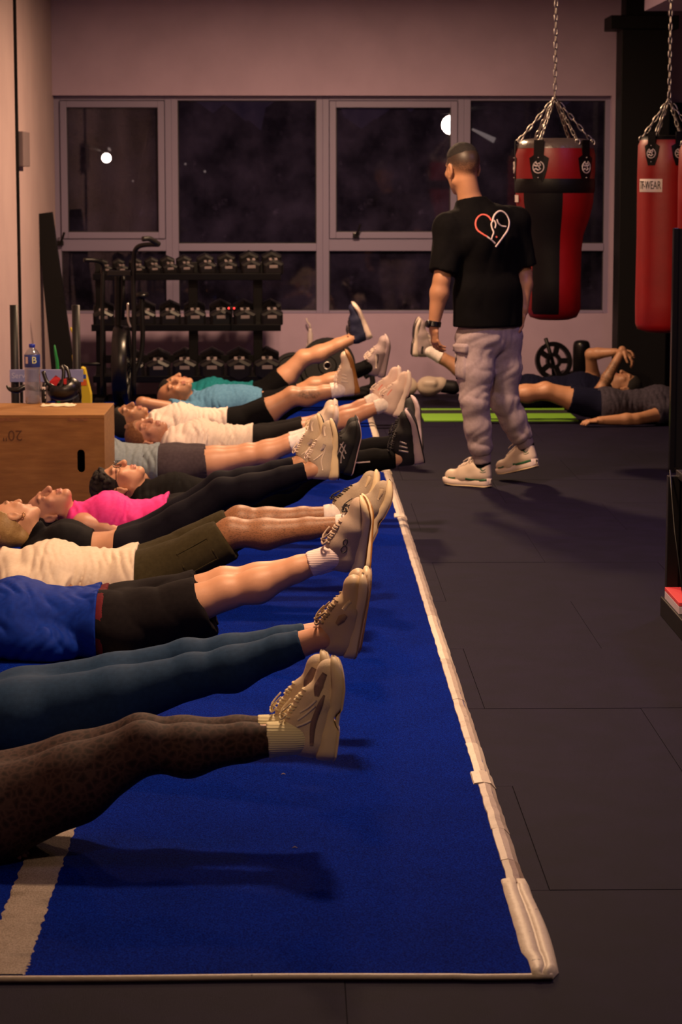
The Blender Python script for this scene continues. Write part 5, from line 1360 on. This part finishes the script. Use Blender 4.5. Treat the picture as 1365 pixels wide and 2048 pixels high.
    # arms
    fine = []; arms = {}
    if hd is not None: b_ = hd.sc * .15; fine.append((hd.c - b_, hd.c + b_, .0042))
    for nm, sg, kind in (('near', -1, arm), ('far', 1, arm_far)):
        if kind is None: continue
        shd = A((xs + s * .01, Y + sg * D['sh'], zc(.055) + .03 + z_sh))
        body.append(cone(pS, shd, .066, .056, .03))
        if kind == 'hip':
            el = A((lerp(pS, pH, .52)[0], Y + sg * (D['sh'] + .025), z0 + .050)); wr = A((xh - s * .04, Y + sg * .115, z0 + .034)); hdr = (s, -sg * .25, 0); hn = (0, 0, 1); ht = (0, -sg, 0)
        else:
            el, wr, hdr, hn, ht = kind(shd)
            el, wr = A(el), A(wr)
        fa = lerp(el, wr, .28)
        up = [cone(shd, lerp(shd, el, .45), .054, .050, .03), cone(lerp(shd, el, .45), el, .050, .039, .02)]
        fo = [cone(el, fa, .039, .042, .02), cone(fa, wr, .042, .0265, .02)]
        if fem: up = grow(up, -.010); fo = grow(fo, -.007)
        hp_ = hand_prims(wr, hdr, hn, ht, .25 if kind == 'hip' else .45, .92 if fem else 1.0)
        body += up + fo + hp_
        if kind != 'hip' or nm == 'near': l_, h_ = hand_box(hp_); fine.append((l_, h_, .0036))
        arms[nm] = dict(sh=shd, el=el, wr=wr, up=up, fo=fo)
    v, f = sdf_mesh(body, vox, floor=z0 + .001, fine=fine)
    bo = mesh_obj('body', v, f, skin_m, root)
    tints = [] if hd is None else [lambda a, b: hd.tint(a, b, brow, stubble, scalp)]
    info = dict(root=root, legs=legs, arms=arms, head=hd, torso=torso, Y=Y, X=X, s=s, pH=pH, pS=pS, tints=tints, body=bo)
    if extra: extra(info)
    tinted(bo, v, tints)
    # upper garment
    if top is not None:
        pr = grow(torso, .014)
        cl = []
        if hem is not None: cl.append((A((X(hem), Y, .1)), (s, 0, 0), None))
        eg = .012 + (loose * .7 if bottom_kind == 'shorts' else .006)
        if top2 != 'crop_top':
            for nm, lg in legs.items():
                pr.append(ell(lg['hp'] + A((-s * .02, (-1 if nm == 'near' else 1) * .01, -.012)), (.10 * leg + eg, .095 * leg + eg, .085 * leg + eg), None, .05))
                pr.append(ell(lg['hp'], (.088 * leg + eg,) * 3, None, .05))
        if sleeve:
            for a in arms.values():
                c_ = lerp(a['sh'], a['el'], sleeve); pr.append(cone(a['sh'], lerp(a['sh'], a['el'], min(1, sleeve + .25)), .072 if not fem else .060, .068 if not fem else .052, .03, cap=[(c_, a['el'] - a['sh'])] if sleeve < .95 else ()))
                pr += [cone(pS, a['sh'], .080, .066, .03)]
        if fore_sleeve:
            for a in arms.values(): pr += grow(a['up'] + a['fo'], .006)
        if hd is not None: pr += [cone(pS + A((s * .01, 0, 0)), hd.W(0, -.026, -.095), .074 if not fem else .058, .062 if not fem else .05, .02, cap=[(hd.W(0, -.024, -.100), hd.u * .8 + hd.f * .45)])]
        if top == 'none': pass
        v, f = sdf_mesh(pr, vox * .82, cl, wrinkle(top_wr, wfreq, seed), z0 + .002)
        info['top'] = mesh_obj(top2 or 'shirt', v, f, top, root); info['top_vf'] = (v, f)
    # lower garment
    if bottom is not None:
        wx = X(waist) if waist is not None else xh - s * .16
        pr = [dict(p) for p in grow(torso[:2], .010 if bottom_kind == 'shorts' else .005)]
        cl = [(A((wx, Y, .1)), (-s, 0, 0), None)]
        for nm, lg in legs.items():
            butt = ell(lg['hp'] + A((-s * .02, (-1 if nm == 'near' else 1) * .01, -.012)), (.10 * leg, .095 * leg, .085 * leg), None, .05)
            if bottom_kind == 'shorts':
                hm = short_hem if nm == 'near' or not isinstance(short_hem, tuple) else short_hem
                tt = short_hem if isinstance(short_hem, float) else .7
                hp_, k_ = lg['hp'], lg['k']; ax_ = unit(k_ - hp_); ce = lerp(hp_, k_, tt)
                rr = .078 * leg * (1 - .30 * tt) + loose
                pr += [cone(hp_, lerp(hp_, k_, tt + .08) + A((0, 0, -.012)), .088 * leg + loose * .6, rr, .04, cap=[(ce, ax_)]), grow([butt], loose * .7)[0]]
                if drape: pr.append(cone(hp_ + A((0, 0, -.02)), lerp(hp_, k_, tt + .08) + A((0, 0, -drape)), .085 * leg, rr - .012, .05, cap=[(ce, ax_ + A((0, 0, .25)))]))
                pr.append(cone(lerp(hp_, k_, tt - .10) + A((0, 0, -.010)), lerp(hp_, k_, tt + .10) + A((0, 0, -.012)), rr - .014, rr - .012, .006, None, -1))
            else:
                e = .0045 if bottom_kind == 'leggings' else .013
                pr += grow(lg['thigh'] + lg['shin'], e) + grow([butt], e)
                at = lerp(lg['k'], lg['ank'], .90 if bottom_kind == 'leggings' else .97)
                if isinstance(short_hem, float): at = lerp(lg['k'], lg['ank'], short_hem)
                cl.append((at, lg['ank'] - lg['k'], .13))
        v, f = sdf_mesh(pr, vox * .95, cl, wrinkle(wr_b, (34, 16, 30), seed + 5) if wr_b else None, z0 + .002)
        if band:
            cb_ = [(A((X(band[0]), Y, .1)), (-s, 0, 0), None), (A((X(band[1]), Y, .1)), (s, 0, 0), None)]
            v2, f2 = sdf_mesh(grow([q_ for q_ in pr if q_['op'] > 0], .003), vox * .95, cb_, None, z0 + .002)
            mesh_obj('waistband', v2, f2, band[2], root)
        nm = {'shorts': 'shorts', 'leggings': 'leggings', 'pants': 'trousers'}[bottom_kind]
        info['bottom'] = mesh_obj(nm, v, f, bottom, root); info['bottom_vf'] = (v, f)
    # socks and shoes
    for nm, lg in legs.items():
        if sock is not None:
            stp = lg['ank'] + unit(lg['k'] - lg['ank']) * sock_len
            pr = grow(lg['shin'][1:3] + lg['foot'], .0062)
            v, f = sdf_mesh(pr, .006, [(stp, lg['k'] - lg['ank'], None)])
            mesh_obj('sock', v, f, sock, root)
        shoe(root, lg['h'], lg['ex'], lg['ez'], L, lg['lat'], ST[style], vox=.0042 if Y < 9 else .0055)
    if hd is not None and hair:
        pr, cl = hd.hair(hair)
        v, f = sdf_mesh(pr, .0045, cl, wrinkle(.0020 if hair == 'curly' else .0009, (170, 210, 190), seed + 9))
        mesh_obj('hair', v, f, hair_m, root)
    return info
# ------------------------------------------------------------------ the row of people on the turf
def arms_px(el, wr, hdr, hn, ht, Y, de, dw, zmin=TURF + .045):
    def fn(sh):
        e = A(P(*el, Y + de)); w = A(P(*wr, Y + dw)); e[2] = max(e[2], zmin); w[2] = max(w[2], TURF + .030)
        return e, w, hdr, hn, ht
    return fn
p1 = lie('person in dark leopard print leggings and cream trainers, nearest the camera', 5.85, -30, -400, (-520, 1560), (285, 1496), (672, 1523), (699, 1311), S_pink, 'cream', fem=True, dl=.066,
    far=((282, 1480), (650, 1508), (676, 1304)), leg=1.05, thigh_w=1.16, top=C_black, hem=-60, bottom=C_leo, bottom_kind='leggings', wr_b=0, short_hem=.86, sock=K_cream, sock_len=.06, hair='long', hair_m=H_brown, vox=.0070, seed=1)
p2 = lie('person in teal blue leggings and beige leather sneakers, second from the camera', 6.97, 38, -260, (-345, 1400), (385, 1352), (712, 1318), (742, 1150), S_pink, 'court', fem=True, dl=.078,
    far=((375, 1322), (722, 1308), (750, 1150)), hz=.114, thick=1.0, arm=None, leg=1.08, thigh_w=1.08, top=C_black, hem=-70, bottom=C_teal_leg, bottom_kind='leggings', wr_b=0, short_hem=.86, waist=-80, hair='long', hair_m=H_dark, vox=.0070, seed=2)
Y3 = 8.43
p3 = lie('person in royal blue shirt and baggy dark shorts with white ribbed socks', Y3, 235, -45, (-150, 1190), (450, 1186), (728, 1149), (747, 994), S_fair, 'greige',
    far=((448, 1168), (742, 1149), (752, 1008)), top=C_blue_tee, hem=196, bottom=C_dark_short, short_hem=.76, loose=.026, wr_b=.010, fore_sleeve=True, waist=190, band=(190, 211, C_red_band), drape=.055, sock=K_white, sock_len=.075, hair='short', hair_m=H_brown, vox=.0075, seed=3, leg=1.06, sleeve=.98, thick=1.04, top_wr=.007, wfreq=(70, 30, 60))
p4 = lie('person in cream shirt and olive cargo shorts with hairy legs', 9.40, 285, 38, (-62, 1105), (462, 1066), (738, 1098), (797, 970), S_hairy, 'mesh',
    far=((480, 1042), (712, 1080), (773, 952)), top=C_cream_tee, hem=272, top_wr=.0065, bottom=C_olive, short_hem=.90, loose=.018, drape=.025, wr_b=.006, sock=K_plain, sock_len=.035, hair='short', hair_m=H_dark, seed=4, leg=1.05, vox=.0075, sleeve=.75)
pk = p4['legs']['near']; c = lerp(pk['hp'], pk['k'], .62)
bv = BVHTree.FromPolygons([tuple(q) for q in p4['bottom_vf'][0]], [tuple(int(i) for i in q) for q in p4['bottom_vf'][1]])
ax_ = unit(pk['k'] - pk['hp']); up_ = A((-ax_[2], 0, ax_[0]))
sq = [c + ax_ * a + up_ * b - A((0, .3, 0)) for a, b in ((-.065, .035), (0, .035), (.065, .035), (.065, -.02), (.065, -.055), (0, -.055), (-.065, -.055), (-.065, -.02))]
r_ = strip_on(bv, sq, .006, (0, 1, 0), .003, close=True)
if r_: r_.build('cargo_pocket', C_olive, p4['root'])

def ex5(i):
    h = i['head']; p = h.W(.086, -.004, -.046) if (h.r[1] < 0) else h.W(-.086, -.004, -.046)
    MB().tube([V(p) + V((math.cos(a) * .006, -.002, math.sin(a) * .008)) for a in [j * 2 * math.pi / 12 for j in range(12)]], .0022, 6, closed=True).build('earring', Z_gold, i['root'], smooth=True)
p5 = lie('blond person in black crop top and black leggings with bare midriff', 10.10, 265, 82, (24, 1046), (445, 985), (680, 960), (678, 832), S_fair, 'silver', fem=True, extra=ex5,
    far=((440, 972), (655, 948), (652, 822)), top=C_black, hem=184, sleeve=.98, fore_sleeve=True, top_wr=.0015, top2='crop_top', bottom=C_navyleg, bottom_kind='leggings', wr_b=.0008, waist=229, short_hem=.93, hair='long', hair_m=H_blond, face=(.22, .62, .72), crown=(-1, -.12, .10), seed=5)
p6 = lie('person in hot pink top and black leggings with dark hair', 11.05, 352, 168, (100, 1020), (530, 966), (705, 952), (730, 843), S_pink, 'cross', fem=True,
    top=C_pink, hem=336, sleeve=0, top_wr=.006, top2='tank_top', bottom=C_black, bottom_kind='leggings', wr_b=.001, waist=325, hair='long', hair_m=H_dark, face=(-.22, -.28, .93), crown=(-1, .05, -.22), seed=6)
def ex7(i):
    h = i['head']; mb = MB()
    for sx in (-1, 1):
        mb.tube([V(h.W(sx * .034 + .024 * math.cos(a), .106 - .03 * abs(math.cos(a)) * .2, .006 + .020 * math.sin(a))) for a in [j * 2 * math.pi / 16 for j in range(16)]], .0022, 5, closed=True)
        mb.tube([V(h.W(sx * .058, .100, .010)), V(h.W(sx * .078, .06, .010)), V(h.W(sx * .083, -.005, .012))], .0018, 5)
    mb.tube([V(h.W(-.011, .107, .010)), V(h.W(0, .112, .012)), V(h.W(.011, .107, .010))], .002, 5)
    mb.build('glasses', M_black_satin, i['root'], smooth=True)
p7 = lie('curly haired person with round glasses in black shirt and black track trousers', 11.62, 488, 302, (240, 969), (648, 926), (852, 925), (828, 818), S_fair, 'stripes', extra=ex7,
    far=((650, 912), (848, 906), (842, 803)), top=C_black2, hem=470, bottom=C_black2, bottom_kind='pants', wr_b=.004, hair='curly', hair_m=H_dark, face=(.06, -.16, 1), crown=(-1, 0, -.02), seed=7)
lg = p7['legs']['near']
bv = BVHTree.FromPolygons([tuple(q) for q in p7['bottom_vf'][0]], [tuple(int(i) for i in q) for q in p7['bottom_vf'][1]])
r_ = strip_on(bv, [lerp(lg['k'], lg['ank'], t) - A((0, .3, .002)) for t in (.36, .45, .54, .62)], .006, (0, 1, 0), .002)
if r_: r_.build('piping', Z_print, p7['root'])
p8 = lie('person in grey blue shirt and grey shorts, head hidden behind the wooden box', 13.23, 345, 165, (95, 895), (495, 914), (655, 905), (681, 822), S_fair, 'pale',
    top=C_greyblue, hem=319, top_wr=.009, bottom=C_greyshort, short_hem=.46, loose=.026, sock=K_plain, sock_len=.10, hair='short', hair_m=H_dark, seed=8)
p9 = lie('ginger bearded person in white shirt, dark shorts and pale coral laced trainers', 14.30, 525, 357, (294, 869), (662, 846), (803, 838), (831, 742), S_pink, 'coral',
    far=((662, 838), (785, 828), (811, 735)), top=C_white_tee, hem=507, top_wr=.010, bottom=C_dark_short, short_hem=.62, loose=.020, sock=K_plain, sock_len=.05, hair='short', hair_m=H_ginger, face=(-.02, -.52, .85), crown=(-1, 0, .03), stubble=.75, seed=9)
def ex10(i):
    lg = i['legs']['near']; i['tints'].append(tattoo(lerp(lg['k'], lg['ank'], .34) + A((0, -.05, .01)), (.085, .06, .034)))
p10 = lie('dark haired person in white shirt with a tattooed calf and gum soled shoes', 15.38, 475, 322, (258, 840), (585, 795), (722, 788), (702, 697), S_tan, 'gum', extra=ex10,
    top=C_white_tee, hem=456, top_wr=.009, bottom=C_black2, short_hem=.58, loose=.024, sock=K_plain, sock_len=.055, hair='short', hair_m=H_dark, face=(-.06, -.30, .95), crown=(-1, 0, .02), seed=10)
Y11 = 16.40
def ex11(i):
    a = i['arms']['near']; mb = MB()
    c = lerp(a['el'], a['wr'], .75); d = unit(a['wr'] - a['el']); u = unit(np.cross(d, A((0, 1, 0)))); w = np.cross(d, u)
    mb.tube([V(c + .034 * (u * math.cos(t) + w * math.sin(t))) for t in [j * 2 * math.pi / 14 for j in range(14)]], .006, 6, closed=True)
    mb.build('bracelet', C_navy, i['root'], smooth=True)
p11 = lie('bald person in light blue shirt with one arm folded behind the head', Y11, 540, 402, (350, 790), (628, 775), (770, 757), (787, 668), S_tan, 'trail', extra=ex11,
    top=C_lblue, hem=525, top_wr=.006, thick=1.12, bottom=C_black2, short_hem=.70, sock=K_black, sock_len=.09, face=(-.22, -.42, .88), crown=(-1, 0, -.1), stubble=.6, scalp=.25, seed=11,
    arm=arms_px((284, 806), (322, 815), (1, .5, .0), (0, 0, -1), (0, 1, 0), Y11, -.30, -.02))
p12 = lie('person in teal shirt and black shorts, farthest in the row, navy shoe raised high', 17.42, 525, 392, (352, 780), (607, 718), (747, 675), (714, 602), S_fair, 'navy',
    top=C_tealtee, hem=507, top_wr=.008, bottom=C_black2, short_hem=.52, hair='short', hair_m=H_dark, seed=12)
# two more on the far side, heads to the right
YA = 16.72
pA = lie('person in charcoal shirt and navy shorts, arm flat on the floor near lime mat', YA, 1212, 1352, (1412, 812), (1096, 784), (928, 806), (922, 724), S_tan, 'lug', s=-1, z0=.012,
    top=C_charcoal, hem=1196, top_wr=.006, bottom=C_navy, short_hem=.62, loose=.026, sock=K_plain, hair='short', hair_m=H_dark, face=(.05, 0, 1), crown=(1, 0, 0), seed=13,
    arm=arms_px((1275, 846), (1200, 850), (-1, -.1, -.06), (0, -.1, 1), (-.1, 1, 0), YA, -.30, -.32, .05))
YB2 = 17.90
pB = lie('person by the window wall with tattooed forearms crossed above the face', YB2, 1058, 1196, (1250, 772), (948, 748), (823, 713), (831, 635), S_olive, 'lug', s=-1, z0=.012,
    top=C_navy, hem=1040, top_wr=.004, sleeve=.3, bottom=C_navy, short_hem=.55, sock=K_plain, sock_len=.10, hair='short', hair_m=H_dark, face=(.05, -.1, 1), crown=(1, 0, 0), seed=14,
    extra=lambda i: i['tints'].append(tattoo(lerp(i['arms']['near']['el'], i['arms']['near']['wr'], .4), .11, .8)),
    arm=arms_px((1203, 778), (1246, 700), (.75, -.1, -.65), (.6, -.3, .7), (.1, -1, 0), YB2, -.24, -.22), arm_far=arms_px((1182, 708), (1232, 704), (1, -.1, .1), (0, .2, 1), (0, -1, 0), YB2, .02, -.08))
# ------------------------------------------------------------------ the standing coach
YC = 13.2
def coach():
    q = lambda x, y, dy=0.0: A(P(x, y, YC + dy))
    base = G(980, 960)
    root = empty('person', (base.x, YC, 0), 'standing coach in black shirt with a heart line drawing and grey sweatpants', 'person')
    fwd = unit((-.62, .78, 0)); lft = A((-fwd[1], fwd[0], 0))
    pel = q(978, 655); wai = q(976, 585); che = q(966, 478); nk = q(944, 402)
    shL = q(900, 456, -.10); shR = q(1030, 444, .11)
    elL = q(884, 560, -.16); wrL = q(868, 652, -.16)
    elR = q(1048, 548, .13); wrR = q(1046, 622, .06)
    hL = q(952, 682, -.05); hR = q(1006, 678, .07)
    kL = q(950, 805, -.10); kR = q(1008, 800, .06)
    torso = [cone(pel, wai, .100, .098, .05, (lft, 1.6)), cone(wai, che, .098, .124, .05, (lft, 1.5)), cone(che, lerp(shL, shR, .5) + A((0, 0, -.02)), .124, .10, .05, (lft, 1.55)), cone(shL, lerp(shL, shR, .5), .066, .085, .04), cone(shR, lerp(shL, shR, .5), .066, .085, .04), cone(lerp(shL, shR, .5), nk + A((0, 0, -.02)), .09, .064, .05)]
    hd = Head(q(926, 338, .01), unit(A((-.10, .05, .95)) ), unit(A((-.42, .86, -.30))), 1.12)
    body = list(torso) + hd.prims() + [cone(nk + A((0, 0, -.05)), hd.W(0, -.024, -.055), .066, .058, .03)]
    arms = []
    for sh, el, wr, hdir, hn, ht in ((shL, elL, wrL, (.10, .05, -1), (-.9, -.45, 0), (-.5, .8, 0)), (shR, elR, wrR, (-.15, -.05, -1), (.9, .3, 0), (-.4, .9, 0))):
        fa = lerp(el, wr, .28)
        up = [cone(sh, lerp(sh, el, .5), .060, .056, .03), cone(lerp(sh, el, .5), el, .056, .044, .02)]; fo = [cone(el, fa, .044, .050, .02), cone(fa, wr, .050, .030, .02)]
        hp = hand_prims(wr, hdir, hn, ht, .38, 1.04, .06, .5); body += up + fo + hp; arms.append((sh, el, wr, up, fo, hp))
    legs = []
    for hp, k, hl, te, lat, zr in ((hL, kL, (983, 964), (897, 957), 1, -.10), (hR, kR, (1076, 934), (1012, 958), -1, .06)):
        h3 = q(*hl, zr); t3 = q(*te, zr)
        if lat == 1: h3[2] = .002; t3[2] = .002
        l = np.linalg.norm(t3 - h3); L = .298
        if l < L: t3 = t3 + A((0, math.sqrt(L * L - l * l) * .8, 0))
        ex = unit(t3 - h3); ez = unit(A((0, 0, 1)) - ex * ex[2]); ank = h3 + (.05 * ex + .122 * ez) * (L / .28)
        body += [cone(hp, k, .09, .058, .05), cone(k, lerp(k, ank, .35), .055, .055, .03), cone(lerp(k, ank, .35), ank, .055, .036, .03), cone(ank, h3 + (.06 * ex + .08 * ez), .033, .02, .02)]
        legs.append((hp, k, ank, h3, ex, ez, L, lat))
    fine = [(hd.c - .15, hd.c + .15, .0042)] + [(*hand_box(a[5]), .0034) for a in arms]
    v, f = sdf_mesh(body, .0085, fine=fine)
    bo = mesh_obj('body', v, f, S_tan, root)
    tinted(bo, v, [lambda a, b: hd.tint(a, b, .9, .4, 1.0)])
    # black shirt
    pr = grow(torso[:1], .030) + grow(torso[1:], .022); cl = [(q(978, 652), (0, 0, -1), None), (nk + A((0, 0, .012)), hd.u * 1 + hd.f * .1, .12)]
    pr.append(cone(wai, pel + A((0, 0, -.08)), .125, .132, .05, (lft, 1.5)))
    for a in arms:
        pr.append(cone(a[0], lerp(a[0], a[1], 1.05), .078, .080, .03, cap=[(lerp(a[0], a[1], .86), a[1] - a[0])]))
    pr.append(cone(q(978, 632), pel + A((0, 0, -.2)), .112, .122, .006, (lft, 1.5), -1))
    v, f = sdf_mesh(pr, .008, cl, wrinkle(.009, (26, 18, 16), 31))
    sh = mesh_obj('shirt', v, f, C_black2, root)
    bv = BVHTree.FromPolygons([tuple(p) for p in v], [tuple(int(i) for i in p_) for p_ in f])
    # heart of one line, printed on the back
    o_ = V((0, 0, HC))
    def on_back(pts, w, n):
        vs = []; mb = MB(); hits = []
        for p in smooth_path([(x, y, 0) for x, y in pts], n):
            d = ray(840 + p[0] * 240 / 1229, 280 + p[1] * 400 / 2048); d.normalize()
            h, nr, i, ds = bv.ray_cast(o_, d)
            if h is not None: hits.append((h, nr if nr.dot(d) < 0 else -nr))
        for i, (h, nr) in enumerate(hits):
            t = (hits[min(i + 1, len(hits) - 1)][0] - hits[max(0, i - 1)][0]).normalized(); s = t.cross(nr).normalized() * w / 2
            vs += [h - s - nr * .001, h - s + nr * .0025, h + s + nr * .0025, h + s - nr * .001]
        fs = [(4 * i + k, 4 * i + k + 1, 4 * i + k + 5, 4 * i + k + 4) for i in range(len(hits) - 1) for k in range(3)]
        return mb.add(vs, fs)
    on_back([(735, 825), (700, 780), (640, 765), (590, 800), (572, 860), (590, 920), (640, 960), (690, 990)], .0085, 26).build('heart_print', Z_print_red, sh, smooth=True)
    on_back([(690, 990), (735, 1025), (772, 1060)], .0085, 8).build('heart_print', Z_print, sh, smooth=True)
    on_back([(745, 840), (765, 770), (820, 728), (880, 755), (917, 830), (905, 915), (860, 985), (820, 1040), (778, 1095)], .0095, 30).build('heart_print', Z_print, sh, smooth=True)
    on_back([(772, 905), (780, 860), (760, 825), (735, 850), (740, 900), (758, 945), (745, 985), (735, 1020)], .0075, 24).build('heart_print', Z_print, sh, smooth=True)
    on_back([(792, 812), (805, 850), (835, 880), (885, 888)], .0075, 14).build('heart_print', Z_print, sh, smooth=True)
    on_back([(780, 985), (790, 1000)], .008, 4).build('heart_print', Z_print_red, sh)
    # sweatpants
    pr = [cone(pel + A((0, 0, .05)), pel + A((0, 0, -.05)), .112, .120, .05, (lft, 1.5))]; cl = []
    cu = []
    for hp, k, ank, h3, ex, ez, L, lat in legs:
        m = lerp(hp, k, .5); cf = lerp(k, ank, .40); lo = lerp(k, ank, .74); an = lerp(k, ank, .84)
        pr += [cone(hp, m, .106, .094, .06), cone(m, k, .094, .074, .05), cone(k, cf, .074, .071, .04), cone(cf, lo, .071, .062, .03), cone(lo, an, .060, .050, .02)]
        cl.append((lerp(k, ank, .86), ank - k, .12)); cu.append((lerp(k, ank, .82), lerp(k, ank, 1.0)))
    v, f = sdf_mesh(pr, .008, cl, wrinkle(.0075, (46, 30, 58), 12, 1.6))
    sw = mesh_obj('sweatpants', v, f, C_sweat, root)
    M_rib = ribbed('grey_rib_cuff', lin((150, 134, 138)), 'X', 40)
    for a, b in cu:
        v2, f2 = sdf_mesh([cone(a, b, .052, .047, .01)], .006, [(b, b - a, None), (a, a - b, None)]); mesh_obj('cuff', v2, f2, M_rib, root)
    bv2 = BVHTree.FromPolygons([tuple(p) for p in v], [tuple(int(i) for i in p_) for p_ in f])
    # cargo pocket with its flap
    def patch(corners, nu, nv, off, name):
        vs = []; nrm = []
        for j in range(nv + 1):
            for i in range(nu + 1):
                u, w = i / nu, j / nv
                x = (corners[0][0] * (1 - u) + corners[1][0] * u) * (1 - w) + (corners[3][0] * (1 - u) + corners[2][0] * u) * w
                y = (corners[0][1] * (1 - u) + corners[1][1] * u) * (1 - w) + (corners[3][1] * (1 - u) + corners[2][1] * u) * w
                d = ray(x, y); d.normalize(); h, nr, _, _ = bv2.ray_cast(o_, d)
                if h is None: h = P(x, y, YC - .1); nr = V((0, -1, 0))
                if nr.dot(d) > 0: nr = -nr
                edge = i in (0, nu) or j in (0, nv)
                vs.append(h + nr * (off if not edge else -.001))
        fs = [(j * (nu + 1) + i, j * (nu + 1) + i + 1, (j + 1) * (nu + 1) + i + 1, (j + 1) * (nu + 1) + i) for j in range(nv) for i in range(nu)]
        MB().add(vs, fs).build(name, C_sweat, sw, smooth=True)
    patch([(910, 700), (934, 700), (932, 762), (912, 758)], 8, 10, .010, 'cargo_pocket')
    patch([(909, 686), (939, 688), (937, 709), (910, 706)], 8, 6, .020, 'pocket_flap')
    # watch
    a = arms[0]; d = unit(a[2] - a[1]); c = lerp(a[1], a[2], .95); u = unit(np.cross(d, A((0, 1, 0)))); w = np.cross(d, u); mb = MB()
    for t in (-.010, -.003, .004, .010): mb.tube([V(c + d * t + .034 * (u * math.cos(z) + w * math.sin(z))) for z in [j * 2 * math.pi / 18 for j in range(18)]], .0055, 6, closed=True)
    mb.lathe([(.001, .012), (.018, .012), (.02, .008), (.02, 0)], 14, Matrix.Translation(V(c + A((-.030, -.018, 0)))) @ V((-.85, -.5, 0)).to_track_quat('Z', 'Y').to_matrix().to_4x4())
    mb.build('watch', M_black_satin, root, smooth=True)
    for hp, k, ank, h3, ex, ez, L, lat in legs:
        v, f = sdf_mesh([cone(lerp(k, ank, .85), ank, .042, .041, .02), cone(ank, h3 + (.06 * ex + .085 * ez), .038, .024, .02)], .006); mesh_obj('sock', v, f, K_black, root)
        shoe(root, h3, ex, ez, L, lat, ST['coach'], vox=.005)
    pr, cl = hd.hair('buzz'); v, f = sdf_mesh(pr, .0045, cl, wrinkle(.0022, (190, 230, 210), 77)); mesh_obj('hair', v, f, H_dark, root)
    return root
coach()
